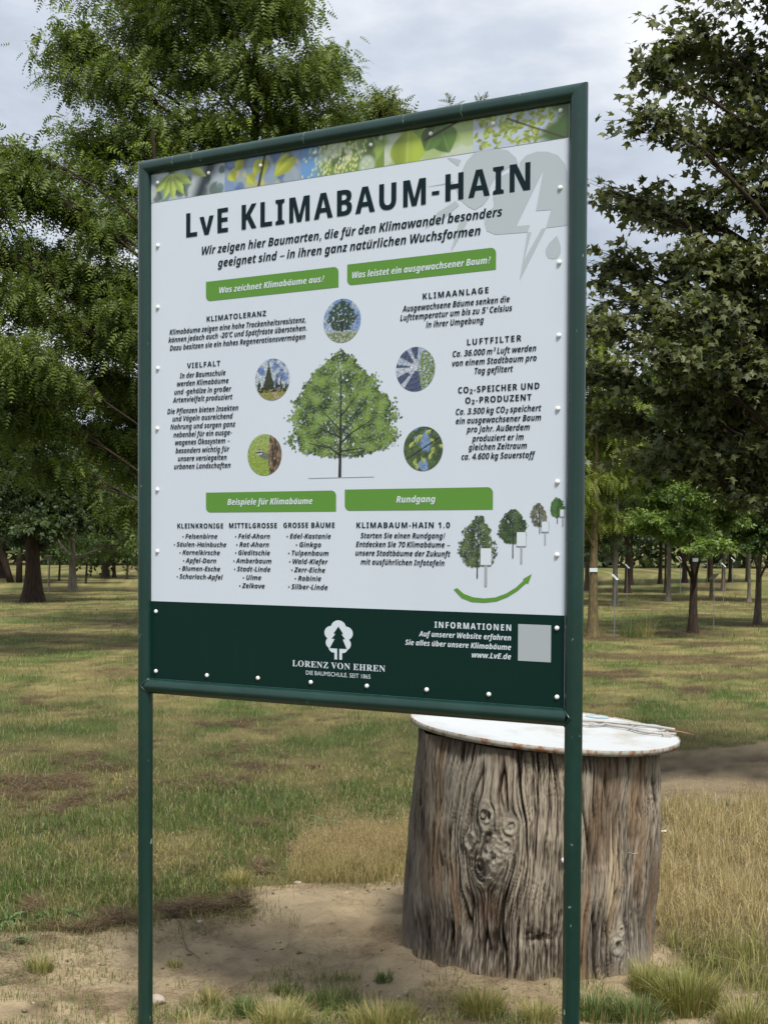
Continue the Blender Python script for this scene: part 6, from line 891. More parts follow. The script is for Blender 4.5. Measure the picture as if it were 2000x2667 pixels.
for c, n, l, lb, s_ in (((-1.5745,5.5025), 14, .13, 'toothed green weed at the left picture edge on the turf border', 1), ((-1.4013,5.5237), 10, .10, 'flat leafy weed right of the toothed one', 2), ((-1.3241,5.5988), 8, .09, 'small leafy weed left of the left post', 3), ((-0.3294,7.4863), 9, .14, 'upright dark leafed weed in the turf left of the stump', 4), ((-0.1984,7.3911), 7, .1, 'broad leafed weed beside the upright dark one', 5), ((-1.4816,5.2294), 8, .09, 'greyish weed on the soil at the left edge', 6)):
    weed(c, n, l, lb, s_)
def twig():
    r = np.random.default_rng(3); b = MB()
    p = [Vector((*G8(*q), 0)) for q in ()] 
    pts = [(-0.9957,5.7386), (-0.9025,5.5691), (-0.8354,5.4440), (-0.7942,5.2408), (-0.7626,5.1292), (-0.7038,5.0591)]
    b.tube([(x, y, float(height(np.array(x), np.array(y))) + .006) for x, y in pts], .0016, 5); o = b.build('twig', M['bark'], None); o['label'] = 'thin bent dead twig lying on the sand right of the left post'; o['category'] = 'twig'
twig()

# ------------------------------------------------------------------ trees
def leaf_tpl(kind):
    if kind == 'maple':
        tips = [(-1.05, 1.0, .50), (-.55, .9, 1.0), (0, 1.0, 1.15), (.55, .9, 1.0), (1.05, 1.0, .5)]
        pts = [(0, .0)]
        for th, r_ in ((2.25, .50), (1.75, .28), (1.15, .78), (.72, .33), (0, 1.0), (-.72, .33), (-1.15, .78), (-1.75, .28), (-2.25, .50)): pts.append((math.sin(th) * r_ * .95, .42 + math.cos(th) * r_ * .62))
        v = [(x, y, -.12 * abs(x) - .1 * y * y) for x, y in pts]; f = [(0, 1 + k, 2 + k) for k in range(8)] 
        return np.array(v), np.array(f)
    if kind == 'pinnate':
        v, f = [], []; n = 5
        for k in range(n):
            t = (k + 1) / n; y = t; z = -.35 * t * t; l = .23 * math.sin(math.pi * (.2 + .72 * t)) + .03
            for s in (-1, 1):
                i = len(v); v += [(0, y - .065, z), (0, y + .075, z), (s * l * .95, y + l * .5, z - .05)]; f.append((i, i + 1, i + 2))
        return np.array(v), np.array(f)
    if kind == 'oval':
        v = [(0, 0, 0), (.3, .45, -.05), (0, 1, -.15), (-.3, .45, -.05)]; return np.array(v), np.array([(0, 1, 2, 3)])
    if kind == 'sprig':                     # a few leaves fanned on one shoot
        v, f = [], []
        for k, (a, y0, s) in enumerate(((.95, .15, .62), (-.95, .3, .62), (.05, .5, .65))):
            i = len(v); dx, dy = math.sin(a), math.cos(a); w_ = .17
            v += [(0, y0, 0), (dx*s*.5 + dy*w_, y0 + dy*s*.5 - dx*w_, .04*k - .08), (dx*s, y0 + dy*s, -.12), (dx*s*.5 - dy*w_, y0 + dy*s*.5 + dx*w_, .05)]; f.append((i, i+1, i+2, i+3))
        return np.array(v), np.array(f)
def place(tpl, pos, along, nrm, sc):
    v, f = tpl; al = along / np.linalg.norm(along, axis=1, keepdims=True); sd = np.cross(al, nrm); sd /= np.linalg.norm(sd, axis=1, keepdims=True) + 1e-9; nn = np.cross(sd, al)
    V = pos[:, None] + sc[:, None, None] * (v[None, :, 0:1] * sd[:, None] + v[None, :, 1:2] * al[:, None] + v[None, :, 2:3] * nn[:, None])
    return V.reshape(-1, 3), (np.arange(len(pos))[:, None, None] * len(v) + f[None]).reshape(-1, f.shape[1]), len(v)
def tubes_np(P, Rd, sides=4):
    """P (M,K,3) paths, Rd (M,K) radii"""
    Mn, K_, _ = P.shape; T = np.gradient(P, axis=1); T /= np.linalg.norm(T, axis=2, keepdims=True) + 1e-9
    ref = np.where(np.abs(T[..., 2:3]) > .9, np.array([1., 0, 0]), np.array([0, 0, 1.])); A = np.cross(T, ref); A /= np.linalg.norm(A, axis=2, keepdims=True) + 1e-9; B = np.cross(A, T)
    q = np.arange(sides) * 2 * np.pi / sides; V = P[:, :, None] + Rd[:, :, None, None] * (A[:, :, None] * np.cos(q)[None, None, :, None] + B[:, :, None] * np.sin(q)[None, None, :, None])
    idx = np.arange(Mn * K_ * sides).reshape(Mn, K_, sides); n_ = np.roll(idx, -1, 2)
    return V.reshape(-1, 3), np.stack([idx[:, :-1], n_[:, :-1], n_[:, 1:], idx[:, 1:]], -1).reshape(-1, 4)
def tree(name, label, base, tr, tops, lobes, kind, nleaf, lsize, c1, c2, bark='bark', sd=1, droop=.5, twigs=26, tag=False, group=None, stems=None, flare=1.5, lowest=.3, rough=.3, upn=1.0, limbr=.05):
    """base (x,y); tr trunk radius; tops = leader points; lobes = (centre xyz, rx, ry, rz[, weight])"""
    r = np.random.default_rng(sd); bz = float(height(np.array(base[0]), np.array(base[1]))) if base[1] < 30 else 0.0
    T = thing(name, label, 'tree', (base[0], base[1], 0), 0, group); o = np.array([base[0], base[1], 0.])
    lead = [np.array([0, 0, bz - .15])] + [np.array(t) - o for t in tops]; ht = lead[-1][2]
    K_ = 26; u = np.linspace(0, 1, K_); zl = np.array([p[2] for p in lead]); zz = zl[0] + (zl[-1] - zl[0]) * u ** 1.15
    path = np.stack([np.interp(zz, zl, [p[0] for p in lead]), np.interp(zz, zl, [p[1] for p in lead]), zz], -1); path[1:-1] = (path[:-2] + 2 * path[1:-1] + path[2:]) / 4
    path[:, 0] += .012 * ht * .15 * np.sin(zz * 1.7 + sd); rad = tr * (1 - .88 * u) * (1 + (flare - 1) * np.exp(-(zz - bz) / (tr * 2.2)))
    V, F_ = tubes_np(path[None], rad[None], 14); ang = np.tile(np.arange(14), K_); 
    mesh_np('trunk', V, [F_], M[bark], T, smooth=True)
    if tag:
        b = MB(); zt_ = tag if tag is not True else 1.17; i = np.argmin(np.abs(zz - zt_)); d_ = Vector((-base[0], -base[1], 0)).normalized(); s_ = Vector((d_.y, -d_.x, 0)); c_ = Vector(path[i]) + d_ * (rad[i] + .012)
        b.add([c_ + s_ * a * .065 + Vector((0, 0, b_ * .032)) - d_ * e_ for e_ in (0, .006) for a, b_ in ((-1, -1), (1, -1), (1, 1), (-1, 1))], [(0,1,2,3), (7,6,5,4), (0,4,5,1), (1,5,6,2), (2,6,7,3), (3,7,4,0)]); b.build('name_tag', M['wprint'], T)
    LP, LR, TP, TRr, LV = [], [], [], [], []; wsum = sum(l[1] * l[3] * (l[4] if len(l) > 4 else 1) for l in lobes)
    for l in lobes:
        c = np.array(l[0]) - o; R3 = np.array(l[1:4]); wt = l[4] if len(l) > 4 else 1; hd = math.hypot(c[0] - np.interp(c[2], zz, path[:, 0]), c[1] - np.interp(c[2], zz, path[:, 1]))
        za = min(max(c[2] - .55 * hd - R3[2] * .6, bz + lowest * ht * .5), ht * .93); a0 = np.array([np.interp(za, zz, path[:, 0]), np.interp(za, zz, path[:, 1]), za]); t = np.linspace(0, 1, 9)[:, None]
        ctl = a0 * .45 + c * .55 + np.array([0, 0, .22 * hd * (1 if droop > 0 else .4)]); limb = a0 * (1 - t) ** 2 + 2 * ctl * t * (1 - t) + c * t ** 2 + r.normal(0, .02, (9, 3)) * R3 * np.minimum(t * 3, 1)
        ra = min(np.interp(za, zz, rad) * .5, limbr); LP.append(limb); LR.append(np.linspace(ra, max(ra * .22, .006), 9))
        nt_ = max(6, int(twigs * wt * (.6 + .4 * R3[0] * R3[2] / .5))) if twigs else 6; nl = max(4, int(nleaf * R3[0] * R3[2] * wt / wsum / nt_))
        d = r.normal(0, 1, (nt_, 3)); d /= np.linalg.norm(d, axis=1, keepdims=True); rr = r.uniform(.45, 1, nt_) ** .6; e_ = c + d * R3 * rr[:, None] * (1 + .12 * r.normal(0, 1, nt_))[:, None]
        s0 = limb[r.integers(4, 9, nt_)] ; t5 = np.linspace(0, 1, 5)[None, :, None]; md = s0 * .5 + e_ * .5 + np.array([0, 0, 1.]) * (R3[2] * (.25 if droop > 0 else .05)); tw = s0[:, None] * (1 - t5) ** 2 + 2 * md[:, None] * t5 * (1 - t5) + e_[:, None] * t5 ** 2
        TP.append(tw); TRr.append(np.linspace(1, .25, 5)[None] * np.full((nt_, 1), max(.004, R3[0] * .012)))
        ul = r.uniform(.25, 1.08, (nt_, nl)); i_ = ul[..., None]; pl = s0[:, None] * (1 - i_) ** 2 + 2 * md[:, None] * i_ * (1 - i_) + e_[:, None] * i_ ** 2; tang = 2 * (1 - i_) * (md - s0)[:, None] + 2 * i_ * (e_ - md)[:, None]; tang /= np.linalg.norm(tang, axis=2, keepdims=True) + 1e-9
        pl = pl + r.normal(0, 1, pl.shape) * (rough * .35 * R3 * ul[..., None]); cl = r.normal(0, .22, (nt_, 1)) + 0 * ul
        LV.append(np.concatenate([pl, tang, cl[..., None]], -1).reshape(-1, 7))
    V, F_ = tubes_np(np.array(LP), np.array(LR), 6); V2, F2 = tubes_np(np.concatenate(TP), np.concatenate(TRr), 3)
    mesh_np('branches', np.concatenate([V, V2]), [np.concatenate([F_, F2 + len(V)])], M[bark], T, smooth=True)
    L_ = np.concatenate(LV); n = len(L_); up = np.array([0, 0, 1.])
    al = L_[:, 3:6] * .55 + r.normal(0, .55, (n, 3)) - up * droop * r.uniform(.5, 1.5, n)[:, None]; nr = up * upn + r.normal(0, .6, (n, 3)) + np.array([0, -.25, 0]); s_ = lsize * r.uniform(.65, 1.25, n)
    V, F_, k = place(leaf_tpl(kind), L_[:, :3], al, nr, s_); mixf = np.clip(.5 + r.normal(0, .22, n) + L_[:, 6], 0, 1); col = mixc(c1, c2, mixf); ye = r.uniform(0, 1, n) < .03; col[ye] = col[ye] * 1.5 + np.array((.03, .02, 0))
    mesh_np('crown', V, [F_], M['leaf'], T, cols=np.clip(np.repeat(col, k, 0), 0, 1)); return T
def lob(specs, dz=.0, k=1.0, sd=0):
    r = np.random.default_rng(sd + 1); out = []
    for c, rx, rz, *w_ in specs: ry = (rx + rz) * .5 * k; out.append((np.array(c) + np.array([0, r.uniform(-1, 1) * dz, 0]), rx, ry, rz, *(w_ or [1])))
    return out
# field maple close on the right, its trunk just outside the picture
MP = [((1.9194,8.2000,4.8344), 0.360, 0.230, .7), ((1.5899,8.1000,4.4874), 0.213, 0.156, .8), ((2.2845,8.6000,4.7561), 0.362, 0.332, .65), ((1.5050,8.0000,4.0382), 0.239, 0.135, .8), ((2.1209,8.4000,4.1618), 0.354, 0.192, .85),
      ((1.3554,8.0000,3.6782), 0.211, 0.118, .8), ((1.8402,8.3000,3.7289), 0.349, 0.146, .7), ((2.3565,8.6000,3.7776), 0.332, 0.211, .9), ((1.6366,8.3000,3.8426), 0.262, 0.146, .7), ((2.1244,8.4000,3.8718), 0.265, 0.118, .6), ((1.3966,7.9000,3.3382), 0.225, 0.140, .9), ((1.9086,8.2000,3.2778), 0.403, 0.216),
      ((1.5576,8.0000,2.9859), 0.351, 0.154), ((2.2195,8.5000,3.0151), 0.418, 0.298), ((1.4107,8.1000,2.6640), 0.253, 0.154), ((1.8530,8.3000,2.5762), 0.437, 0.233), ((2.3697,8.7000,2.5032), 0.366, 0.305),
      ((1.4596,8.2000,2.3913), 0.253, 0.126, .9), ((2.0815,8.5000,2.1255), 0.328, 0.194, .9), ((1.9984,8.8000,2.3578), 0.401, 0.216, .8), ((1.3428,8.4000,2.9943), 0.196, 0.168, .7), ((2.3224,8.3000,2.1731), 0.262, 0.204, .8),
      ((2.1122,8.0000,3.3219), 0.281, 0.168), ((1.6032,7.8000,2.6809), 0.309, 0.168), ((2.0110,7.9000,2.6415), 0.309, 0.196), ((2.2111,8.2000,1.9367), 0.253, 0.140, .9), ((1.6503,8.0000,2.1501), 0.309, 0.140), ((2.2545,8.0000,3.1006), 0.225, 0.225), ((2.2608,8.0000,2.5998), 0.225, 0.225), ((1.8189,7.8000,2.8991), 0.281, 0.154), ((2.2976,8.2000,4.1873), 0.196, 0.140, .6), ((1.3046,8.0000,3.1513), 0.140, 0.112, .7),
      ((2.8182,8.4000,4.4549), .75, .8, .5), ((2.9811,8.4000,3.2943), .75, .9, .5), ((3.3661,8.6000,2.4382), .8, .7, .4), ((2.6223,7.9000,2.3692), .5, .6, .5), ((2.6584,8.4000,5.4633), .9, .7, .5), ((2.3393,8.4000,5.3754), .5, .5, .5)]
tree('maple_tree', 'dark bronze green maple with small star shaped leaves filling the upper right', (2.82, 8.4), .13, [(2.84, 8.4, 1.2), (2.80, 8.45, 3.0), (2.75, 8.4, 4.2), (2.7, 8.4, 6.2)], lob(MP, .45, 1.1, 3), 'maple', 43000, .052, (.044, .060, .020), (.150, .165, .060), 'bark_dark', 5, .35, 60, flare=1.5, rough=.30, limbr=.018)
# honey locusts on the left
LA = [((-5.1437,21.0000,9.5849), 0.700, 0.442), ((-5.2905,21.0000,9.0065), 0.516, 0.221, .6), ((-4.0901,22.0000,10.1219), 0.926, 0.618), ((-2.7919,22.0000,10.2039), 0.926, 0.618), ((-1.7224,22.0000,10.0582), 0.772, 0.656), ((-1.1082,22.0000,9.2292), 0.656, 0.540), ((-4.3420,21.0000,8.8306), 0.700, 0.368),
      ((-3.4009,22.5000,9.3132), 0.926, 0.463, .8), ((-2.1017,22.0000,9.0727), 0.926, 0.540), ((-5.0232,20.5000,8.0900), 0.575, 0.324), ((-3.9770,21.0000,8.0727), 0.958, 0.442), ((-2.8652,22.0000,8.3106), 1.081, 0.463), ((-1.4881,22.0000,8.5073), 0.849, 0.386), ((-0.8177,22.5000,8.7061), 0.386, 0.270, .8), ((-0.9191,22.0000,9.7220), 0.386, 0.463, .9), ((-0.6484,22.0000,8.9664), 0.347, 0.347, .9), ((-1.4945,22.0000,10.4370), 0.463, 0.386),
      ((-4.7813,21.0000,7.4162), 0.663, 0.368, .8), ((-4.0501,21.0000,6.8391), 0.663, 0.516), ((-3.1698,22.0000,7.0930), 1.4, 1.2, .4), ((-1.6368,22.0000,7.1007), 1.4, 1.2, .4), ((-2.7178,22.0000,11.4112), 1.8, 1.2, .6), ((-4.4716,22.0000,11.1764), 1.4, .9, .6), ((-2.0928,22.0000,5.5733), 1.5, 1.2, .35)]
tree('honey_locust', 'tall feathery yellow green honey locust rising behind the upper left of the sign', (-2.5, 22), .2, [(-2.5, 22, 1.5), (-2.3, 22, 5), (-2.2, 22, 8), (-2.1, 22, 11.5)], lob(LA, 1.0, 1.2, 4), 'pinnate', 28000, .235, (.052, .088, .012), (.160, .215, .032), 'bark_dark', 6, .7, 70, group='honey locusts', rough=.45, limbr=.04)
LBS = [((-4.9751,18.0000,6.8324), 0.442, 0.253), ((-5.0388,18.0000,6.3968), 0.568, 0.316), ((-4.6637,18.5000,6.2762), 0.568, 0.253, .8), ((-4.0194,18.5000,5.8953), 0.505, 0.379), ((-4.9151,18.0000,5.6499), 0.505, 0.316), ((-4.3508,18.0000,5.2160), 0.632, 0.379), ((-3.6971,18.5000,5.2556), 0.442, 0.379),
       ((-4.8413,17.5000,4.7486), 0.568, 0.379), ((-4.1631,18.0000,4.5294), 0.632, 0.379), ((-3.5681,18.5000,4.4851), 0.442, 0.442), ((-4.6598,17.5000,3.8975), 0.632, 0.379), ((-3.9122,18.0000,3.7790), 0.568, 0.379), ((-4.8573,18.0000,3.2721), 0.568, 0.316), ((-4.0387,18.0000,3.0878), 0.632, 0.316), ((-3.5034,18.5000,3.4546), 0.442, 0.379),
       ((-3.6330,18.5000,2.6788), 0.505, 0.284), ((-4.5401,18.5000,2.6096), 0.505, 0.253, .8), ((-5.9815,18.0000,5.7693), 1.3, 1.2, .5), ((-5.9886,18.0000,3.8938), 1.3, 1.2, .5), ((-2.7355,19.0000,4.6994), 1.2, 1.2, .4), ((-3.7627,18.5000,2.0957), 0.442, 0.189, .6)]
tree('honey_locust', 'lower and darker honey locust with drooping fronds at the left edge', (-2.35, 18.6), .15, [(-2.35, 18.6, 1.5), (-2.9, 18.4, 4), (-3.2, 18.2, 7.2)], lob(LBS, 1.0, 1.2, 5), 'pinnate', 29000, .21, (.042, .070, .010), (.130, .178, .028), 'bark_dark', 7, .75, 70, group='honey locusts', rough=.5, limbr=.022)
tree('honey_locust', 'small far honey locust crown peeping over the top rail of the sign', (.3, 27), .15, [(.3, 27, 4), (.3, 27, 10.2)], lob([((-0.0433,27.0000,10.3328), 0.587, 0.379, 3), ((-0.4647,27.0000,10.1073), 0.663, 0.474, 2), ((0.3805,27.0000,10.1116), 0.426, 0.322, 2), ((0.1490,27.0000,9.4770), 0.947, 0.474), ((0.0599,27.0000,8.5436), 1.4, 1.4, .4), ((0.0662,27.0000,7.3282), 1.5, 1.3, .3)], .8, 1.2, 6), 'pinnate', 7000, .25, (.075, .105, .018), (.16, .195, .045), 'bark', 8, .6, 40, group='honey locusts')
tree('slender_tree', 'slender tree whose topmost twig shows above the middle of the top rail', (1.05, 31), .12, [(1.05, 31, 5), (1.45, 31, 10.5)], lob([((1.5127,31.0000,11.7383), 0.218, 0.174), ((1.3533,31.0000,11.3742), 0.370, 0.261), ((2.2443,31.0000,11.9343), 0.131, 0.152, .6), ((2.2142,31.0000,11.6137), 0.283, 0.152), ((1.6808,31.0000,10.7556), 1.1, 1.0, .6), ((1.6921,31.0000,9.0412), 1.3, 1.3, .5)], .5, 1, 7), 'pinnate', 1300, .22, (.07, .10, .03), (.13, .16, .05), 'bark', 9, .5, 16)
# grove behind on the right
def spot(px): return px
def Lb(*s, Z): return s
GA = (3.5320,22.2280); ZA = GA[1]
tree('lichen_trunk_tree', 'pale green tree with a yellow lichened trunk directly right of the sign', GA, .092, [(GA[0], ZA, 2), (GA[0] + .05, ZA, 4.6)], lob([((3.6697,22.0000,5.2967), 0.347, 0.386), ((3.5232,22.0000,4.5307), 0.463, 0.463), ((3.9914,22.0000,3.8431), 0.463, 0.463), ((3.5333,22.0000,3.4570), 0.540, 0.463), ((4.1516,22.0000,3.2297), 0.540, 0.425), ((3.6946,22.0000,2.6891), 0.618, 0.425), ((3.6234,22.0000,2.0727), 0.463, 0.347), ((3.1112,22.3000,3.7131), 1.0, 1.2, .4), ((3.0454,22.3000,2.3100), .8, .7, .4)], .7, 1.1, 8), 'pinnate', 13000, .15, (.095, .135, .018), (.24, .28, .05), 'bark_lichen', 10, .8, 40, tag=1.17, group='labelled trees in the grove')
GB = (5.4873,23.3795); ZB_ = GB[1]
tree('round_crowned_tree', 'fresh green low crowned tree with straight dark trunk in the right grove', GB, .08, [(GB[0], ZB_, 2), (GB[0], ZB_, 5.2)], lob([((4.6651,22.2000,2.3540), 0.484, 0.258), ((5.2084,22.2000,2.4733), 0.565, 0.291), ((5.8320,22.5000,2.3696), 0.565, 0.291), ((4.5161,22.6000,1.9308), 0.484, 0.258), ((5.0142,22.0000,1.8486), 0.484, 0.291), ((5.2491,22.0000,1.5413), 0.404, 0.161), ((6.1272,23.0000,2.0246), 0.404, 0.242), ((5.3888,23.0000,3.1474), 0.968, 0.484), ((5.9212,23.5000,2.8542), 0.888, 0.484), ((5.2205,23.0000,3.7890), 1.5, 1.4, .6), ((4.7479,23.0000,2.8226), 0.565, 0.404)], .8, 1.1, 9), 'sprig', 26000, .11, (.055, .105, .022), (.20, .28, .065), 'bark_dark', 11, .3, 30, tag=1.2, group='labelled trees in the grove')
GC = (7.3324,25.8630); ZC = GC[1]
tree('round_crowned_tree', 'dark green tree with slim trunk at the right picture edge', GC, .07, [(GC[0], ZC, 2), (GC[0], ZC, 5.5)], lob([((7.0994,25.0000,1.9745), 0.526, 0.351), ((6.6632,25.0000,1.7970), 0.439, 0.263), ((7.1792,25.0000,2.5876), 0.702, 0.439), ((7.6253,25.0000,1.9771), 0.526, 0.351), ((7.7912,25.0000,2.6782), 1.2, .8, .6), ((7.0805,25.0000,3.4611), 1.5, 1.2, .7), ((6.9295,25.0000,1.5354), 0.395, 0.132)], .8, 1.1, 10), 'sprig', 14000, .125, (.040, .082, .022), (.105, .165, .045), 'bark', 12, .3, 30, tag=1.2, group='labelled trees in the grove')
# farther trees: (ground spot, trunk radius, crown bottom, top, crown radius, bark, label, colour pair, tag)
DK, MD, LT = ((.022, .042, .012), (.06, .095, .024)), ((.038, .07, .018), (.10, .145, .035)), ((.07, .11, .025), (.15, .19, .05))
FAR = [((7.7328,35.8780), .065, 1.9, 6.5, 1.9, 'bark_pale', 'pale straight trunk left of the dark central trunk, farther back', MD, 1.75), ((9.0096,36.3780), .05, 1.7, 6, 1.7, 'bark_lichen', 'thin yellow stained trunk behind the grey placard', MD, 1.4), ((9.7875,35.4045), .05, 1.5, 6, 1.7, 'bark_pale', 'thin pale trunk left of the right edge tree', LT, 0),
       ((7.5885,41.1466), .09, 1.6, 6.5, 2.4, 'bark_dark', 'brown trunk behind the nearest white placard', DK, 0), ((5.7969,33.0520), .075, 1.35, 5.5, 1.8, 'bark_pale', 'grey trunk just behind the nearest white placard', DK, 0), ((11.0713,43.0500), .07, 1.6, 6, 1.9, 'bark', 'dark stub trunk right of the middle of the grove', MD, 0),
       ((10.4612,50.0093), .08, 1.7, 6.5, 2.3, 'bark_dark', 'far trunk left of the pale one', DK, 0), ((8.7929,41.2987), .04, 1.8, 6, 1.6, 'bark_dark', 'thin dark trunk touching the pale one', DK, 0), ((11.7383,51.6124), .1, 1.5, 6.5, 2.4, 'bark_dark', 'far forked trunk between the two white placards', MD, 0), ((12.9062,52.5322), .07, 1.6, 6.5, 2.2, 'bark_dark', 'far dark trunk behind the yellow stained one', DK, 0),
       ((14.7294,53.5838), .06, 1.6, 6, 2.1, 'bark', 'far trunk in the gap near the right edge', MD, 0), ((9.0789,48.4757), .08, 1.4, 6, 2.2, 'bark_dark', 'far trunk at the left of the right grove', DK, 0), ((13.8067,52.6750), .07, 1.5, 6, 2.1, 'bark_dark', 'far trunk beneath the small distant placard', MD, 0), ((6.5979,42.9694), .08, 1.3, 6, 2.2, 'bark', 'brown trunk glimpsed beside the lichened trunk', MD, 0),
       ((-9.5303,40.3604), .12, .75, 6, 2.8, 'bark_pale', 'pale short trunk with low spreading boughs left of the sign', MD, 0), ((-11.5937,54.9132), .14, .55, 6.5, 2.8, 'bark', 'far low branched trunk near the left post', DK, 0), ((-11.1743,54.7093), .07, .5, 6, 2.4, 'bark_dark', 'thin curved trunk beside the far low branched one', MD, 0),
       ((-15.3616,53.1547), .16, .9, 7, 2.8, 'bark_dark', 'far dark trunk at the left picture edge', DK, 0)]
def crownlobes(g, r0, zb, zt_, sd):
    r = np.random.default_rng(sd); out = []; x, y = g
    for k in range(9):
        t = k / 8; z = zb + (zt_ - zb) * (.10 + .85 * t); w_ = r0 * (.55 + .45 * math.sin(math.pi * min(1, .25 + t * .8))) ; a = k * 2.4 + sd; q = w_ * .5 if k < 8 else 0
        out.append((np.array([x + q * math.cos(a), y + q * math.sin(a), z]), w_ * .62, w_ * .62, (zt_ - zb) * .13 + .12))
    return out
for k, (g, tr_, zb, zt_, rc, bk, lb, cp, tg) in enumerate(FAR):
    tree('grove_tree', lb, g, tr_, [(g[0], g[1], zb + .3), (g[0] + .1, g[1], zt_)], crownlobes(g, rc, zb, zt_, 30 + k), 'sprig', int(3300 * min(1, 42 / g[1])), .20 * max(1, g[1] / 40), cp[0], cp[1], bk, 50 + k, .35, 12, tag=tg, group='trees farther back in the grove', rough=.5)
# big dark tree on the left, with a many-stemmed one behind it
GL_ = (-8.9348,33.5622)
tree('dark_trunk_tree', 'big dark tree with a thick flared trunk at the left', GL_, .20, [(GL_[0], GL_[1], 2.5), (GL_[0], GL_[1], 8)], lob([((-8.9106,33.0000,1.9950), 1.158, 0.405), ((-10.2530,34.0000,2.2391), 1.042, 0.463), ((-8.1075,34.0000,2.1309), 0.926, 0.463), ((-9.0595,34.0000,2.9594), 1.389, 0.579), ((-7.5109,34.0000,2.8483), 0.926, 0.579), ((-9.1762,34.0000,4.1473), 1.621, 0.811), ((-9.1729,34.0000,5.6890), 1.505, 1.042), ((-10.6044,34.0000,4.1400), 1.4, 1.6, .5), ((-6.7120,33.0000,2.1218), 0.695, 0.463), ((-9.1430,33.0000,1.5889), 0.695, 0.162, .7)], 1.2, 1.2, 11), 'sprig', 16000, .18, (.018, .036, .011), (.055, .085, .024), 'bark_dark', 13, .4, 30, tag=2.4, flare=1.75)
GM = (-13.3864,47.8789)
MS = thing('many_stemmed_tree', 'many stemmed leaning tree behind the big dark trunk', 'tree', (GM[0], GM[1], 0))
for dx, dx2, r_ in ((-.1, -.9, .13), (.15, .2, .12), (.35, 1.2, .12)):
    b = MB(); b.tube([(dx, 0, -.2), (dx + (dx2 - dx) * .3, 0, .7), (dx2, 0, 2.2), (dx2 * 1.3, 0, 4)], [r_, r_ * .9, r_ * .7, r_ * .4], 10); b.build('stem', M['bark_dark'], MS, True)
def leafmass(parent, lobes, n, size, c1, c2, sd, name='crown', kind='sprig'):
    r = np.random.default_rng(sd); w_ = np.array([l[1] * l[3] for l in lobes]); w_ /= w_.sum(); i = r.choice(len(lobes), n, p=w_); d = r.normal(0, 1, (n, 3)); d /= np.linalg.norm(d, axis=1, keepdims=True)
    P = np.array([l[0] for l in lobes])[i] + d * np.array([l[1:4] for l in lobes])[i] * (r.uniform(.3, 1, n) ** .5)[:, None]; P -= np.array(parent.location) if parent is not None else 0
    V, F_, k = place(leaf_tpl(kind), P, r.normal(0, 1, (n, 3)) - np.array([0, 0, .3]), r.normal(0, .6, (n, 3)) + np.array([0, -.3, 1.]), size * r.uniform(.6, 1.3, n)); cl = pn(P[:, 0] * .9 + P[:, 1] * .3, P[:, 2] * 1.3, sd)
    return mesh_np(name, V, [F_], M['leaf'], parent, cols=np.clip(np.repeat(mixc(c1, c2, np.clip(.5 + cl * .7 + r.normal(0, .2, n), 0, 1)), k, 0), 0, 1))
leafmass(MS, crownlobes(GM, 2.9, 2.0, 7, 5), 1800, .3, *MD, 4)
def sapling():
    g = (-9.9547,39.2097); T = thing('sapling', 'small bushy sapling between the thick dark trunk and the pale one', 'sapling', (g[0], g[1], 0)); b = MB(); b.tube([(0, 0, -.1), (.02, 0, .8), (0, 0, 1.6)], [.025, .02, .01], 6); b.build('trunk', M['bark'], T)
    leafmass(T, [(np.array([g[0] + x, g[1], z]), r_, r_, r2) for x, z, r_, r2 in ((0, 1.25, .45, .2), (.35, 1.1, .35, .15), (-.2, 1.6, .4, .3), (.1, 2.0, .35, .3))], 420, .17, *MD, 6)
sapling()
def shrub():
    for (px, lb, sc_) in (((-10.6771,47.2477), 'low leafy bush beyond the pale trunk', 1.0), ((-12.2457,49.7258), 'far bush between the thick dark trunk and the pale one', 1.1), ((-10.2252,52.4824), 'far low bush partly hidden by the left post', 1.2)):
        T = thing('shrub', lb, 'shrub', (px[0], px[1], 0)); b = MB(); b.tube([(0, 0, -.1), (.05, 0, .7 * sc_), (.1, 0, 1.6 * sc_)], [.05, .035, .01], 6); b.build('stem', M['bark_dark'], T)
        leafmass(T, [(np.array([px[0] + q * .8, px[1], 1.35 * sc_ + .5 * (q % 2)]), 1.0, .8, .7 * sc_) for q in (-1, 0, 1)], 1500, .17, *MD, 9)
shrub()
# wood edge and hedge closing the meadow
def treeline():
    r = np.random.default_rng(17); n = 26000; x = r.uniform(-34, 34, n); y = 78 + 6 * r.uniform(0, 1, n) + .03 * np.abs(x); top = 5.5 + 2.2 * fbm(x * .18, y * 0, 3, 4) + 1.5 * fbm(x * .7, y * 0, 2, 9); z = r.uniform(0, 1, n) ** .8 * top
    P = np.stack([x, y, z], -1); V, F_, k = place(leaf_tpl('oval'), P, r.normal(0, 1, (n, 3)), r.normal(0, .6, (n, 3)) + np.array([0, -.5, 1.]), .62 * r.uniform(.6, 1.3, n)); t = np.clip(.4 + .6 * pn(x * .5, z * .6, 3) + r.normal(0, .15, n), 0, 1)
    o = mesh_np('far_wood', V, [F_], M['leaf'], cols=np.repeat(mixc((.032, .055, .022), (.095, .13, .045), t), k, 0)); o['kind'] = 'stuff'; o['label'] = 'distant wood edge closing off the meadow'
treeline()
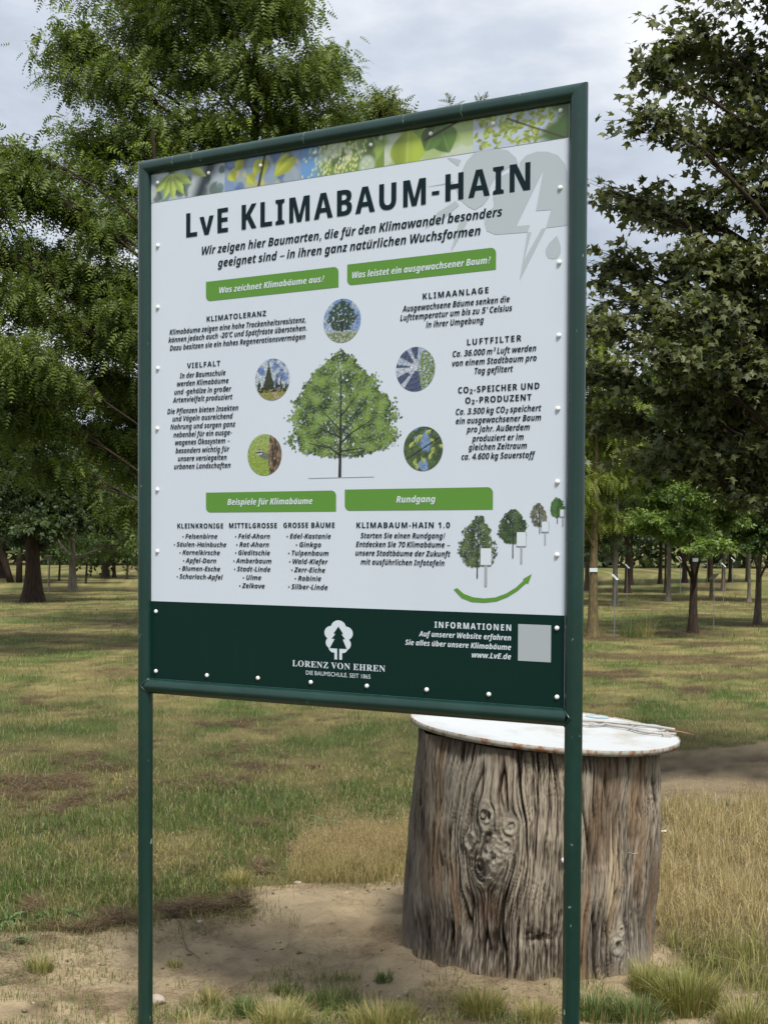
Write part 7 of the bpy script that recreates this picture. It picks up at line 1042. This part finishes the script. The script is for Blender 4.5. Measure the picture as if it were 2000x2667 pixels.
# ------------------------------------------------------------------ placards on thin posts
def placard(g, zc, wd, label, sd, col='wprint', tilt=.75, yaw=.5):
    T = thing('placard', label, 'placard', (g[0], g[1], 0), yaw, 'tree placards on thin posts'); b = MB(); b.tube([(0, 0, -.1), (0, 0, zc)], .007 * max(1, g[1] / 34), 6); b.build('post', M['galv'], T)
    ct, st = math.cos(tilt), math.sin(tilt); h = wd * .72; 
    def q(u, v, w_): return (u, v * ct - w_ * st, zc + v * st + w_ * ct)
    b = MB(); b.add([q(*p) for p in ((-wd/2, -h/2, 0), (wd/2, -h/2, 0), (wd/2, h/2, 0), (-wd/2, h/2, 0), (-wd/2, -h/2, .006), (wd/2, -h/2, .006), (wd/2, h/2, .006), (-wd/2, h/2, .006))], [(3,2,1,0), (4,5,6,7), (0,1,5,4), (1,2,6,5), (2,3,7,6), (3,0,4,7)]); b.build('sign_plate', M[col], T)
    b = MB(); 
    for k in range(3): b.add([q(*p) for p in ((-wd*.4, h*(.28 - .22*k), .009), (wd*.3, h*(.28 - .22*k), .009), (wd*.3, h*(.36 - .22*k), .009), (-wd*.4, h*(.36 - .22*k), .009))], [(0, 1, 2, 3)])
    b.build('printed_lines', M['greypole'], T)
for g, py, wd, lb, cl, yw in (((3.8201,21.8410), 1.02, .17, 'white tilted placard nearest the sign on a thin leaning post', 'wprint', 1.2), ((5.9779,32.4756), 1.0, .19, 'white placard behind and right of the nearest one', 'wprint', 1.2), ((9.0745,40.4181), 1.1, .22, 'white placard left of the dark central trunk', 'wprint', 1.2),
   ((5.8528,23.4060), 1.0, .19, 'grey backed placard right of the dark central trunk', 'galv', -2.4), ((8.6523,33.6515), 1.02, .2, 'small white placard right of the grey backed one', 'wprint', 1.2), ((11.3468,46.3481), 1.15, .22, 'tiny distant white placard above the grey backed one', 'wprint', 1.2), ((12.2695,46.4778), 1.0, .22, 'tiny distant white placard near the right edge', 'wprint', 1.2),
   ((-9.8047,38.5307), 1.05, .24, 'grey placard beside the thick dark trunk at the left', 'galv', -2.5)):
    placard(g, py, wd, lb, 1, cl, .8, yw)
